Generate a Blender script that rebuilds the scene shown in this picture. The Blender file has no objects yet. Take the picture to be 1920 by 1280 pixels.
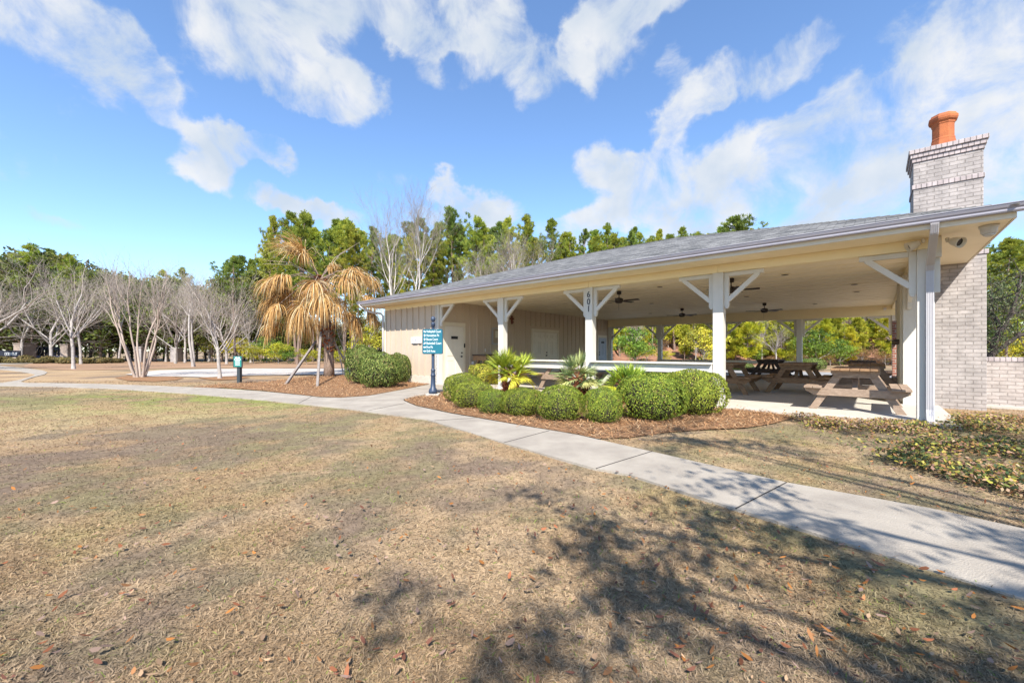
import bpy, math, random
import numpy as np
from mathutils import Vector, Matrix

R = math.radians
S = bpy.context.scene
COL = S.collection

# ------------------------------------------------------------------ camera
H = 1.23                       # eye height
F, Y0, TH = 779.3, 658.1, 0.7166
cam_d = bpy.data.cameras.new("camera"); cam = bpy.data.objects.new("camera", cam_d); COL.objects.link(cam)
cam.location = (0, 0, H); cam.rotation_euler = (R(90), 0, 0)
cam_d.sensor_width = 36; cam_d.lens = F / 1920 * 36; cam_d.shift_y = (Y0 - 640) / 1920
cam_d.clip_start = 0.05; cam_d.clip_end = 3000
S.camera = cam

# ------------------------------------------------------------------ sun, sky, exposure
SUN_EL, SUN_AZ = R(46.5), R(-2.0)      # azimuth measured from straight behind the camera
sdir = Vector((math.sin(SUN_AZ) * math.cos(SUN_EL), -math.cos(SUN_AZ) * math.cos(SUN_EL), math.sin(SUN_EL)))
sun_d = bpy.data.lights.new("sun", 'SUN'); sun_d.energy = 5.0; sun_d.angle = R(0.5); sun_d.color = (1.0, 0.945, 0.86)
sun = bpy.data.objects.new("sun", sun_d); COL.objects.link(sun)
sun.rotation_euler = (-sdir).to_track_quat('-Z', 'Y').to_euler()
SKY_STRENGTH = 0.10
S.view_settings.view_transform = 'Standard'; S.view_settings.look = 'None'
S.view_settings.exposure = 0.92; S.view_settings.gamma = 1.0
S.view_settings.use_curve_mapping = False
S.cycles.max_bounces = 8; S.cycles.diffuse_bounces = 7; S.cycles.glossy_bounces = 2
S.cycles.transparent_max_bounces = 6
S.cycles.use_denoising = True
S.cycles.sample_clamp_indirect = 6

W = bpy.data.worlds.new("World"); S.world = W; W.use_nodes = True
def build_world():
    nt = W.node_tree; N = nt.nodes; L = nt.links; N.clear()
    out = N.new('ShaderNodeOutputWorld'); bg = N.new('ShaderNodeBackground'); bg.inputs['Strength'].default_value = SKY_STRENGTH
    sky = N.new('ShaderNodeTexSky'); sky.sky_type = 'NISHITA'; sky.sun_disc = False
    sky.sun_elevation = SUN_EL; sky.sun_rotation = R(180) + SUN_AZ; sky.air_density = 1.0; sky.dust_density = 0.15; sky.ozone_density = 3.0
    tc = N.new('ShaderNodeTexCoord')
    def math_(op, a, b=None, c=None, clamp=False):
        n = N.new('ShaderNodeMath'); n.operation = op; n.use_clamp = clamp
        for i, x in enumerate((a, b, c)):
            if x is None: continue
            if isinstance(x, (int, float)): n.inputs[i].default_value = x
            else: L.new(x, n.inputs[i])
        return n.outputs[0]
    # warped view direction (clouds belong to the sky, at infinity)
    nz = N.new('ShaderNodeTexNoise'); nz.inputs['Scale'].default_value = 9.0; nz.inputs['Detail'].default_value = 8; nz.inputs['Roughness'].default_value = 0.55
    L.new(tc.outputs['Generated'], nz.inputs['Vector'])
    sub = N.new('ShaderNodeVectorMath'); sub.operation = 'MULTIPLY_ADD'
    sub.inputs[1].default_value = (0.13, 0.13, 0.13); sub.inputs[2].default_value = (-0.065, -0.065, -0.065)
    L.new(nz.outputs['Color'], sub.inputs[0])
    wd = N.new('ShaderNodeVectorMath'); wd.operation = 'ADD'; L.new(tc.outputs['Generated'], wd.inputs[0]); L.new(sub.outputs[0], wd.inputs[1])
    def pd(x, y): return Vector(((x - 960) / F, 1.0, (Y0 - y) / F)).normalized()
    blobs = [  # where the clouds of the day stand: bearing/elevation given through the camera's own constants
        (90,60,260,110,-20,.78),(265,115,105,55,-38,.95),(40,10,250,80,0,.6),(290,180,60,40,-40,.6),
        (480,85,115,95,0,.85),(570,150,130,70,-22,.8),(640,170,100,50,-35,.7),(550,10,90,50,0,.7),(700,195,40,40,-50,.5),
        (760,15,190,65,0,1.0),(850,30,150,55,10,.9),(785,95,45,55,60,.8),(610,205,50,22,-30,.5),
        (430,262,80,40,-8,1.25),(385,315,42,55,70,1.2),(490,272,60,32,-25,1.0),
        (1140,50,115,75,35,1.15),(1090,85,60,45,20,1.0),(1200,5,120,45,0,1.0),(985,130,60,70,60,.75),(900,120,40,30,0,.4),
        (1350,150,110,42,18,.85),(1290,215,75,36,15,.9),(1475,110,90,40,28,.8),(1545,75,75,45,30,.9),(1582,140,30,30,0,.6),(1260,130,40,30,40,.5),
        (1140,325,70,44,-20,1.15),(1230,300,90,34,22,1.1),(1250,355,85,38,18,1.15),(1180,370,30,30,0,.5),
        (1400,350,190,80,24,1.2),(1520,255,130,70,28,1.15),(1625,215,95,60,20,1.1),(1610,330,170,110,0,1.2),(1420,400,260,55,10,1.1),(1700,400,200,60,0,1.0),
        (1820,90,150,110,20,1.05),(1880,220,130,190,0,1.1),(1900,360,100,130,0,1.1),(1740,170,100,80,30,.95),(1700,60,90,60,40,.6),
        (545,386,85,26,-8,1.1),(600,405,80,22,-5,.9),(880,396,110,32,5,1.15),(1150,415,130,36,5,1.15),(835,355,38,18,0,.95),(90,410,110,22,-15,.5),(700,335,60,20,0,.35),(1000,430,120,25,0,.5),
        (-300,200,300,120,0,1.0),(2300,250,320,200,0,1.1),(-500,420,300,60,0,.8),(960,-700,500,200,0,.8),(300,-350,300,140,0,.9),(1700,-350,300,180,0,1.0)]
    total = None
    for (x, y, rx, ry, t, amp) in blobs:
        c, s = math.cos(R(t)), math.sin(R(t)); d = pd(x, y)
        e1 = pd(x + rx * c, y - rx * s) - d; e1 = e1 / e1.length_squared
        e2 = pd(x + ry * s, y + ry * c) - d; e2 = e2 / e2.length_squared
        a = N.new('ShaderNodeVectorMath'); a.operation = 'DOT_PRODUCT'; L.new(wd.outputs[0], a.inputs[0]); a.inputs[1].default_value = e1
        b = N.new('ShaderNodeVectorMath'); b.operation = 'DOT_PRODUCT'; L.new(wd.outputs[0], b.inputs[0]); b.inputs[1].default_value = e2
        oa, ob = d.dot(e1), d.dot(e2)
        A = math_('SUBTRACT', a.outputs['Value'], oa); B = math_('SUBTRACT', b.outputs['Value'], ob)
        q = math_('MULTIPLY_ADD', B, B, math_('MULTIPLY', A, A))
        v = math_('MULTIPLY', math_('POWER', 2.718, math_('MULTIPLY', math_('MULTIPLY', q, q), -0.85)), amp)
        total = v if total is None else math_('ADD', total, v)
    total = math_('MINIMUM', total, 1.02)
    fb = N.new('ShaderNodeTexNoise'); fb.inputs['Scale'].default_value = 8.0; fb.inputs['Detail'].default_value = 11; fb.inputs['Roughness'].default_value = 0.62; fb.inputs['Distortion'].default_value = 0.35
    L.new(tc.outputs['Generated'], fb.inputs['Vector'])
    det = math_('MULTIPLY_ADD', fb.outputs['Fac'], 3.0, -1.52)
    dens = math_('ADD', total, det)
    mr = N.new('ShaderNodeMapRange'); mr.interpolation_type = 'SMOOTHSTEP'
    mr.inputs['From Min'].default_value = 0.40; mr.inputs['From Max'].default_value = 1.32; L.new(dens, mr.inputs['Value'])
    # body tone: bright fluffy edges, a little greyer where thick
    sh = N.new('ShaderNodeTexNoise'); sh.inputs['Scale'].default_value = 9.0; sh.inputs['Detail'].default_value = 7
    L.new(tc.outputs['Generated'], sh.inputs['Vector'])
    tone = N.new('ShaderNodeMapRange'); tone.inputs['From Min'].default_value = 0.38; tone.inputs['From Max'].default_value = 0.66
    L.new(sh.outputs['Fac'], tone.inputs['Value'])
    cc = N.new('ShaderNodeMixRGB'); cc.inputs[1].default_value = (3.5, 3.95, 4.5, 1); cc.inputs[2].default_value = (4.9, 4.95, 5.0, 1); L.new(tone.outputs[0], cc.inputs[0])
    mul = N.new('ShaderNodeMixRGB'); mul.blend_type = 'MULTIPLY'; mul.inputs[0].default_value = 1; mul.inputs[2].default_value = SKY_TINT
    L.new(sky.outputs[0], mul.inputs[1])
    mix = N.new('ShaderNodeMixRGB'); L.new(math_('MULTIPLY', mr.outputs[0], 0.93), mix.inputs[0]); L.new(mul.outputs[0], mix.inputs[1]); L.new(cc.outputs[0], mix.inputs[2])
    L.new(mix.outputs[0], bg.inputs['Color']); L.new(bg.outputs[0], out.inputs['Surface'])
SKY_TINT = (1.22, 1.34, 1.46, 1)
build_world()

# ------------------------------------------------------------------ helpers
rng = np.random.default_rng(7); random.seed(7)
GZ = -0.06
def G(x, y, z=GZ):
    """ground point that the photo shows at pixel x,y of 1920x1280"""
    t = (H - z) / ((y - Y0) / F); return Vector(((x - 960) / F * t, t, z))
def at(x, D, z=0.0): return Vector(((x - 960) / F * D, D, z))
def hgt(y, D): return H + (Y0 - y) / F * D
O = Vector((7.0871, 7.2747, 0)); U = Vector((-math.cos(TH), math.sin(TH), 0)); V = Vector((math.sin(TH), math.cos(TH), 0))
def loc(a, b, z=0): return O + a * U + b * V + Vector((0, 0, z))

def tag(o, label=None, cat=None, group=None, kind=None):
    if label: o['label'] = label
    if cat: o['category'] = cat
    if group: o['group'] = group
    if kind: o['kind'] = kind
    return o
def empty(name, l, rz=0, label=None, cat=None, group=None):
    o = bpy.data.objects.new(name, None); COL.objects.link(o); o.location = l; o.rotation_euler = (0, 0, rz); o.empty_display_size = .2
    return tag(o, label, cat, group)
def link(name, me, mat, parent=None, smooth=False):
    o = bpy.data.objects.new(name, me); COL.objects.link(o)
    if mat is not None and len(me.materials) == 0: me.materials.append(mat)
    if parent is not None: o.parent = parent
    if smooth: me.polygons.foreach_set('use_smooth', [True] * len(me.polygons))
    return o
def copy_thing(src, l, rz=0, sc=None, label=None, group=None, tilt=None):
    c = src.copy(); COL.objects.link(c); c.location = l; c.rotation_euler = (tilt[0] if tilt else 0, tilt[1] if tilt else 0, rz)
    if sc is not None: c.scale = sc if not isinstance(sc, (int, float)) else (sc, sc, sc)
    if label: c['label'] = label
    if group: c['group'] = group
    for ch in list(src.children):
        k = ch.copy(); COL.objects.link(k); k.parent = c
        for g in list(ch.children):
            m = g.copy(); COL.objects.link(m); m.parent = k
    return c

def np_mesh(name, Vx, Fx, fcol=None):
    me = bpy.data.meshes.new(name); Vx = np.asarray(Vx, np.float32); Fx = np.asarray(Fx, np.int32)
    n, k = Fx.shape
    me.vertices.add(len(Vx)); me.vertices.foreach_set('co', Vx.ravel())
    me.loops.add(n * k); me.loops.foreach_set('vertex_index', Fx.ravel())
    me.polygons.add(n); me.polygons.foreach_set('loop_start', np.arange(n, dtype=np.int32) * k)
    me.update(calc_edges=True)
    if fcol is not None:
        ca = me.color_attributes.new('Col', 'FLOAT_COLOR', 'CORNER')
        c4 = np.ones((n, 4), np.float32); c4[:, :3] = fcol
        ca.data.foreach_set('color', np.repeat(c4, k, axis=0).ravel())
    return me

class MB:
    def __init__(s): s.v = []; s.f = []
    def add(s, vs, fs):
        o = len(s.v); s.v += [tuple(x) for x in vs]; s.f += [tuple(i + o for i in f) for f in fs]; return s
    def box(s, x0, y0, z0, x1, y1, z1):
        x0, x1 = sorted((x0, x1)); y0, y1 = sorted((y0, y1)); z0, z1 = sorted((z0, z1))
        return s.add([(x0,y0,z0),(x1,y0,z0),(x1,y1,z0),(x0,y1,z0),(x0,y0,z1),(x1,y0,z1),(x1,y1,z1),(x0,y1,z1)],
                     [(0,3,2,1),(4,5,6,7),(0,1,5,4),(1,2,6,5),(2,3,7,6),(3,0,4,7)])
    def bar(s, p, q, w, h, up=(0, 0, 1)):
        p = Vector(p); q = Vector(q); d = (q - p).normalized(); up = Vector(up)
        if abs(d.dot(up)) > .98: up = Vector((0, 1, 0))
        x = d.cross(up).normalized() * w / 2; y = x.cross(d).normalized() * h / 2
        vs = [p - x - y, p + x - y, p + x + y, p - x + y, q - x - y, q + x - y, q + x + y, q - x + y]
        return s.add(vs, [(0,1,2,3),(7,6,5,4),(0,4,5,1),(1,5,6,2),(2,6,7,3),(3,7,4,0)])
    def ext(s, pts, off):
        n = len(pts); off = Vector(off); P = [Vector(p) for p in pts]
        vs = P + [p + off for p in P]
        return s.add(vs, [tuple(range(n))[::-1], tuple(range(n, 2 * n))] + [(i, (i + 1) % n, n + (i + 1) % n, n + i) for i in range(n)])
    def tube(s, pts, rad, n=8, cap=True):
        pts = [Vector(p) for p in pts]; vs = []; m = len(pts)
        if isinstance(rad, (int, float)): rad = [rad] * m
        ref = Vector((0, 0, 1))
        for i, p in enumerate(pts):
            d = (pts[min(i + 1, m - 1)] - pts[max(i - 1, 0)]).normalized()
            r = ref if abs(d.dot(ref)) < .95 else Vector((1, 0, 0))
            x = d.cross(r).normalized(); y = x.cross(d).normalized()
            for k in range(n):
                t = 2 * math.pi * k / n; vs.append(p + (x * math.cos(t) + y * math.sin(t)) * rad[i])
        fs = [(i * n + k, i * n + (k + 1) % n, (i + 1) * n + (k + 1) % n, (i + 1) * n + k) for i in range(m - 1) for k in range(n)]
        if cap: fs += [tuple(range(n))[::-1], tuple(range((m - 1) * n, m * n))]
        return s.add(vs, fs)
    def lathe(s, prof, n=16, c=(0, 0, 0), phase=0):
        vs = []; m = len(prof)
        for r, z in prof:
            for k in range(n):
                t = 2 * math.pi * k / n + phase; vs.append((c[0] + r * math.cos(t), c[1] + r * math.sin(t), c[2] + z))
        fs = [(i * n + k, i * n + (k + 1) % n, (i + 1) * n + (k + 1) % n, (i + 1) * n + k) for i in range(m - 1) for k in range(n)]
        fs += [tuple(range(n))[::-1], tuple(range((m - 1) * n, m * n))]
        return s.add(vs, fs)
    def build(s, name, mat, parent=None, bevel=0, smooth=False):
        me = bpy.data.meshes.new(name); me.from_pydata([tuple(v) for v in s.v], [], s.f); me.update()
        o = link(name, me, mat, parent, smooth)
        if bevel:
            b = o.modifiers.new('bevel', 'BEVEL'); b.width = bevel; b.segments = 2; b.limit_method = 'ANGLE'; b.angle_limit = R(40)
        return o

def segs_mesh(name, P0, P1, R0, R1, n=5):
    P0, P1 = np.asarray(P0, float), np.asarray(P1, float); R0, R1 = np.asarray(R0), np.asarray(R1)
    d = P1 - P0; d /= np.linalg.norm(d, axis=1)[:, None] + 1e-9
    ref = np.tile([0, 0, 1.0], (len(d), 1)); ref[np.abs(d[:, 2]) > .9] = [1, 0, 0]
    x = np.cross(d, ref); x /= np.linalg.norm(x, axis=1)[:, None]; y = np.cross(x, d)
    m = len(d); Vx = np.zeros((m, 2, n, 3))
    for k in range(n):
        t = 2 * math.pi * k / n; o = x * math.cos(t) + y * math.sin(t)
        Vx[:, 0, k] = P0 + o * R0[:, None]; Vx[:, 1, k] = P1 + o * R1[:, None] + d * (R1[:, None] * .3)
    base = np.arange(m)[:, None] * 2 * n; k = np.arange(n); k2 = (k + 1) % n
    Fx = np.stack([base + k, base + k2, base + n + k2, base + n + k], -1).reshape(-1, 4)
    me = np_mesh(name, Vx.reshape(-1, 3), Fx)
    me.polygons.foreach_set('use_smooth', [True] * len(me.polygons))
    return me

# ---- value noise, for colour patches of ground and grass alike
_lat = rng.random((256, 256))
def vnoise(x, y):
    xi = np.floor(x).astype(int); yi = np.floor(y).astype(int); fx = x - xi; fy = y - yi
    fx = fx * fx * (3 - 2 * fx); fy = fy * fy * (3 - 2 * fy)
    g = lambda i, j: _lat[i % 256, j % 256]
    return (g(xi, yi) * (1 - fx) + g(xi + 1, yi) * fx) * (1 - fy) + (g(xi, yi + 1) * (1 - fx) + g(xi + 1, yi + 1) * fx) * fy
def fbm(x, y, o=4):
    s = 0; a = .5; 
    for i in range(o): s = s + a * vnoise(x * 2 ** i + 17 * i, y * 2 ** i + 31 * i); a *= .5
    return s / (1 - .5 ** o)
def inpoly(x, y, poly):
    x = np.asarray(x); y = np.asarray(y); c = np.zeros(x.shape, bool); n = len(poly); j = n - 1
    for i in range(n):
        xi, yi = poly[i][0], poly[i][1]; xj, yj = poly[j][0], poly[j][1]
        if yi != yj:
            c ^= ((yi > y) != (yj > y)) & (x < (xj - xi) * (y - yi) / (yj - yi) + xi)
        j = i
    return c

# ------------------------------------------------------------------ materials
def mat(name, col, rough=.7, var=None, scale=6, detail=4, bump=0, bscale=40, attr=False, coord='Object', stretch=(1, 1, 1), metal=0, rnd=0, spec=.35, trans=0):
    m = bpy.data.materials.new(name); m.use_nodes = True; nt = m.node_tree; N = nt.nodes; L = nt.links; p = N['Principled BSDF']
    p.inputs['Roughness'].default_value = rough; p.inputs['Metallic'].default_value = metal; p.inputs['Specular IOR Level'].default_value = spec
    tc = N.new('ShaderNodeTexCoord'); mp = N.new('ShaderNodeMapping'); mp.inputs['Scale'].default_value = stretch; L.new(tc.outputs[coord], mp.inputs[0])
    src = None
    if attr:
        a = N.new('ShaderNodeVertexColor'); a.layer_name = 'Col'; src = a.outputs[0]
    if var is not None:
        nz = N.new('ShaderNodeTexNoise'); nz.inputs['Scale'].default_value = scale; nz.inputs['Detail'].default_value = detail; nz.inputs['Roughness'].default_value = .62; L.new(mp.outputs[0], nz.inputs[0])
        r = N.new('ShaderNodeMapRange'); r.inputs['From Min'].default_value = .32; r.inputs['From Max'].default_value = .68; L.new(nz.outputs[0], r.inputs[0])
        x = N.new('ShaderNodeMixRGB'); L.new(r.outputs[0], x.inputs[0])
        if src is not None:
            x.blend_type = 'MULTIPLY'; x.inputs[0].default_value = 1; L.remove(x.inputs[0].links[0])
            y = N.new('ShaderNodeMixRGB'); y.inputs[1].default_value = (*col, 1); y.inputs[2].default_value = (*var, 1); L.new(r.outputs[0], y.inputs[0])
            L.new(src, x.inputs[1]); L.new(y.outputs[0], x.inputs[2])
        else:
            x.inputs[1].default_value = (*col, 1); x.inputs[2].default_value = (*var, 1)
        src = x.outputs[0]
    if rnd:
        oi = N.new('ShaderNodeObjectInfo'); hs = N.new('ShaderNodeHueSaturation')
        mr = N.new('ShaderNodeMapRange'); mr.inputs['To Min'].default_value = 1 - rnd; mr.inputs['To Max'].default_value = 1 + rnd; L.new(oi.outputs['Random'], mr.inputs[0]); L.new(mr.outputs[0], hs.inputs['Value'])
        m2 = N.new('ShaderNodeMapRange'); m2.inputs['To Min'].default_value = .5 - rnd * .06; m2.inputs['To Max'].default_value = .5 + rnd * .06
        ml = N.new('ShaderNodeMath'); ml.operation = 'FRACT'; mm = N.new('ShaderNodeMath'); mm.operation = 'MULTIPLY'; mm.inputs[1].default_value = 7.31; L.new(oi.outputs['Random'], mm.inputs[0]); L.new(mm.outputs[0], ml.inputs[0]); L.new(ml.outputs[0], m2.inputs[0]); L.new(m2.outputs[0], hs.inputs['Hue'])
        if src is not None: L.new(src, hs.inputs['Color'])
        else: hs.inputs['Color'].default_value = (*col, 1)
        src = hs.outputs[0]
    if src is not None: L.new(src, p.inputs['Base Color'])
    else: p.inputs['Base Color'].default_value = (*col, 1)
    if bump:
        b = N.new('ShaderNodeTexNoise'); b.inputs['Scale'].default_value = bscale; b.inputs['Detail'].default_value = 5; L.new(mp.outputs[0], b.inputs[0])
        bp = N.new('ShaderNodeBump'); bp.inputs['Strength'].default_value = bump; bp.inputs['Distance'].default_value = .02; L.new(b.outputs[0], bp.inputs['Height']); L.new(bp.outputs[0], p.inputs['Normal'])
    if trans:
        t = N.new('ShaderNodeBsdfTranslucent'); mx = N.new('ShaderNodeMixShader'); mx.inputs[0].default_value = trans
        if src is not None: L.new(src, t.inputs[0])
        else: t.inputs[0].default_value = (*col, 1)
        o = N['Material Output']; L.new(p.outputs[0], mx.inputs[1]); L.new(t.outputs[0], mx.inputs[2]); L.new(mx.outputs[0], o.inputs[0])
    return m

def brick_mat(name, c1, c2, mortar, bw, bh, gap=.012, bump=.6, soil=True, vertical=True, uv=False, rough=.85, offset=.5, noise_amt=.35):
    m = bpy.data.materials.new(name); m.use_nodes = True; nt = m.node_tree; N = nt.nodes; L = nt.links; p = N['Principled BSDF']; p.inputs['Roughness'].default_value = rough
    tc = N.new('ShaderNodeTexCoord')
    if uv: vec = tc.outputs['UV']
    else:
        sp = N.new('ShaderNodeSeparateXYZ'); L.new(tc.outputs['Object'], sp.inputs[0])
        ad = N.new('ShaderNodeMath'); L.new(sp.outputs[0], ad.inputs[0]); L.new(sp.outputs[1], ad.inputs[1])
        cb = N.new('ShaderNodeCombineXYZ'); L.new(ad.outputs[0], cb.inputs[0]); L.new(sp.outputs[2], cb.inputs[1]); vec = cb.outputs[0]
    b = N.new('ShaderNodeTexBrick'); b.inputs['Scale'].default_value = 1; b.inputs['Brick Width'].default_value = bw; b.inputs['Row Height'].default_value = bh
    b.inputs['Mortar Size'].default_value = gap; b.inputs['Mortar Smooth'].default_value = .25; b.inputs['Bias'].default_value = 0; b.offset = offset
    b.inputs['Color1'].default_value = (*c1, 1); b.inputs['Color2'].default_value = (*c2, 1); b.inputs['Mortar'].default_value = (*mortar, 1)
    dz = N.new('ShaderNodeTexNoise'); dz.inputs['Scale'].default_value = 18; dz.inputs['Detail'].default_value = 3; L.new(vec, dz.inputs[0])
    wv = N.new('ShaderNodeVectorMath'); wv.operation = 'MULTIPLY_ADD'; wv.inputs[1].default_value = (.012, .012, 0); L.new(dz.outputs['Color'], wv.inputs[0]); L.new(vec, wv.inputs[2]); L.new(wv.outputs[0], b.inputs['Vector'])
    nz = N.new('ShaderNodeTexNoise'); nz.inputs['Scale'].default_value = 3.5; nz.inputs['Detail'].default_value = 6; nz.inputs['Roughness'].default_value = .7; L.new(vec, nz.inputs[0])
    mr = N.new('ShaderNodeMapRange'); mr.inputs['From Min'].default_value = .3; mr.inputs['From Max'].default_value = .7; mr.inputs['To Min'].default_value = 1 - noise_amt; mr.inputs['To Max'].default_value = 1.06; L.new(nz.outputs[0], mr.inputs[0])
    mx = N.new('ShaderNodeMixRGB'); mx.blend_type = 'MULTIPLY'; mx.inputs[0].default_value = 1; L.new(b.outputs[0], mx.inputs[1]); L.new(mr.outputs[0], mx.inputs[2])
    L.new(mx.outputs[0], p.inputs['Base Color'])
    bp = N.new('ShaderNodeBump'); bp.inputs['Strength'].default_value = bump; bp.inputs['Distance'].default_value = .012; bp.invert = True
    hh = N.new('ShaderNodeMath'); hh.operation = 'MULTIPLY_ADD'; hh.inputs[1].default_value = -.35; L.new(dz.outputs[0], hh.inputs[0]); L.new(b.outputs['Fac'], hh.inputs[2])
    L.new(hh.outputs[0], bp.inputs['Height']); L.new(bp.outputs[0], p.inputs['Normal'])
    return m

M = {}
M['trim'] = mat('cream_trim_paint', (.70, .63, .50), .55, (.63, .57, .45), 2.5, 5, .08, 60)
M['post'] = mat('white_post_paint', (.64, .615, .56), .55, (.56, .535, .48), 3, 6, .12, 30, stretch=(1, 1, .4))
M['beam'] = mat('cream_beam_paint', (.84, .73, .48), .55, (.79, .68, .44), 1.5, 4, .06, 50)
M['ceil'] = mat('ceiling_boards_paint', (.88, .78, .57), .55, (.82, .72, .51), 1.2, 5, .1, 25)
M['wall'] = mat('taupe_board_siding', (.53, .435, .335), .7, (.48, .39, .295), 2, 6, .15, 30, stretch=(1, 1, .25))
M['base'] = mat('cream_base_board', (.60, .55, .47), .65, (.50, .45, .38), 4, 5)
M['door'] = mat('cream_door_paint', (.72, .67, .57), .45, (.67, .62, .53), 2, 3)
M['bluedoor'] = mat('grey_door_paint', (.42, .46, .52), .5, (.38, .42, .48), 2, 3)
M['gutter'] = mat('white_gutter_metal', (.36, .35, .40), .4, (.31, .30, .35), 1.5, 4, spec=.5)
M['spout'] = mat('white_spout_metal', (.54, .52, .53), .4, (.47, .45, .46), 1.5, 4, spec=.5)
M['roof'] = brick_mat('asphalt_shingles', (.062, .062, .062), (.25, .245, .235), (.05, .05, .05), .30, .145, .008, .8, uv=True, rough=.95, noise_amt=.4)
M['brick'] = brick_mat('painted_white_brick', (.46, .415, .39), (.39, .35, .33), (.31, .275, .255), .24, .0855, .009, .9, noise_amt=.42)
M['soldier'] = brick_mat('painted_soldier_brick', (.53, .46, .45), (.45, .38, .37), (.25, .22, .21), .088, .5, .008, .9, offset=0)
M['gardenbrick'] = brick_mat('washed_garden_brick', (.52, .46, .42), (.43, .37, .335), (.36, .31, .28), .24, .0855, .009, .9, noise_amt=.35)
M['redbrick'] = brick_mat('red_firebox_brick', (.36, .13, .08), (.28, .10, .07), (.4, .36, .32), .22, .08, .012, .8)
M['terra'] = mat('terracotta', (.45, .15, .06), .85, (.31, .10, .05), 3.5, 7, .25, 40, spec=.15)
M['slab'] = mat('slab_concrete', (.50, .46, .40), .85, (.42, .385, .33), 1.6, 7, .1, 60)
M['path'] = mat('path_concrete', (.39, .345, .285), .95, (.27, .235, .195), 1.6, 12, .5, 90, coord='Object')
M['joint'] = mat('path_joint_dark', (.05, .045, .04), .95)
M['black'] = mat('black_metal', (.02, .02, .025), .45)
M['fan'] = mat('dark_bronze', (.03, .022, .018), .45)
M['lampin'] = mat('recessed_trim', (.025, .02, .018), .6)
M['light_body'] = mat('cream_fixture', (.58, .52, .42), .5)
M['camgrey'] = mat('camera_housing', (.5, .49, .47), .4)
M['glass'] = mat('dark_lens', (.02, .02, .02), .1, spec=.6)
M['wood'] = mat('weathered_pine_wood', (.35, .205, .105), .8, (.19, .115, .065), 3, 7, .3, 30, stretch=(3, .5, 6))
M['wood_grey'] = mat('grey_pine_wood', (.36, .265, .195), .85, (.23, .165, .12), 3, 7, .3, 30, stretch=(3, .5, 6))
M['wood_dark'] = mat('dark_table_wood', (.10, .065, .045), .8, (.055, .038, .03), 3, 7, .3, 30, stretch=(3, .5, 6))
M['teal'] = mat('teal_sign_panel', (.010, .135, .185), .45, (.007, .105, .155), 3, 4)
M['navy'] = mat('navy_cast_post', (.035, .055, .095), .4, (.025, .04, .075), 6, 3, spec=.5)
M['white_letter'] = mat('white_lettering', (.8, .82, .82), .6)
M['plate'] = mat('white_sign_plate', (.75, .74, .76), .4)
M['green_sign'] = mat('green_sign_panel', (.02, .20, .17), .5)
M['dark_post'] = mat('dark_square_post', (.035, .045, .05), .6)
M['brown'] = mat('rust_brown', (.16, .05, .03), .7)
M['noticeglass'] = mat('notice_board_face', (.36, .28, .19), .3, (.30, .23, .16), 3, 3)
M['alu'] = mat('grey_aluminium', (.38, .38, .40), .4, metal=.3)
M['paper'] = mat('paper', (.62, .58, .45), .8)

M['straw'] = mat('lawn_blades', (1, 1, 1), .85, attr=True, trans=.25, spec=.15)
M['ground'] = mat('dormant_lawn', (.72, .70, .68), .95, (1.18, 1.15, 1.10), 14, 8, .5, 60, attr=True, spec=.1)
M['mulch'] = mat('pine_straw_mulch', (.33, .185, .095), .95, (.19, .105, .058), 22, 8, .8, 60, spec=.1)
M['needle'] = mat('fallen_needles', (1, 1, 1), .9, attr=True, spec=.15)
M['leaflit'] = mat('fallen_leaf', (1, 1, 1), .7, attr=True, trans=.15, spec=.25)
M['sand'] = mat('pale_sand', (.52, .47, .42), .95, (.36, .32, .285), 1.2, 8, .5, 20)
M['hill'] = mat('pine_straw_bank', (.33, .165, .10), .95, (.19, .10, .065), 1.6, 9, .7, 8)
M['road'] = mat('asphalt_road', (.30, .29, .28), .95, (.24, .235, .23), 2, 6)
M['leaf'] = mat('shrub_leaves', (1, 1, 1), .6, attr=True, trans=.22, spec=.2, rnd=.12)
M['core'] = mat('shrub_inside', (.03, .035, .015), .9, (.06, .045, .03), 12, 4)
M['pineneedle'] = mat('pine_needles', (1, 1, 1), .6, attr=True, trans=.4, spec=.25, rnd=.22)
M['treeleaf'] = mat('tree_leaves', (1, 1, 1), .6, attr=True, trans=.3, spec=.25, rnd=.2)
M['bark_pine'] = mat('pine_bark', (.27, .19, .15), .95, (.15, .105, .085), 8, 6, .6, 12, stretch=(1, 1, .3), rnd=.15)
M['bark_grey'] = mat('pale_grey_bark', (.45, .405, .37), .9, (.27, .24, .215), 10, 6, .4, 20, stretch=(1, 1, .5), rnd=.1)
M['bark_tan'] = mat('smooth_tan_bark', (.40, .33, .28), .8, (.33, .25, .20), 7, 6, .2, 20, stretch=(1, 1, .4))
M['twig'] = mat('grey_twigs', (.37, .315, .275), .9, (.28, .235, .20), 5, 3, rnd=.1)
M['bark_white'] = mat('white_birch_bark', (.58, .53, .47), .85, (.40, .36, .32), 9, 5)
M['bark_oak'] = mat('dark_oak_bark', (.09, .07, .06), .95, (.05, .04, .035), 9, 6, .6, 20)
M['palm_trunk'] = mat('palm_trunk', (.30, .22, .17), .95, (.20, .14, .10), 9, 6, .6, 16)
M['boots'] = mat('palm_boots', (.32, .115, .05), .9, (.17, .06, .03), 12, 6, .6, 20)
M['dead'] = mat('dead_palm_frond', (1, 1, 1), .75, attr=True, trans=.25, spec=.2)
M['brace'] = mat('grey_timber_brace', (.29, .25, .22), .9, (.19, .16, .14), 6, 6, .4, 20)
M['stone'] = mat('pillar_stone', (.36, .28, .23), .9, (.24, .19, .16), 4, 6, .5, 12)
M['darkfence'] = mat('dark_fence', (.015, .018, .03), .8)
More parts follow.
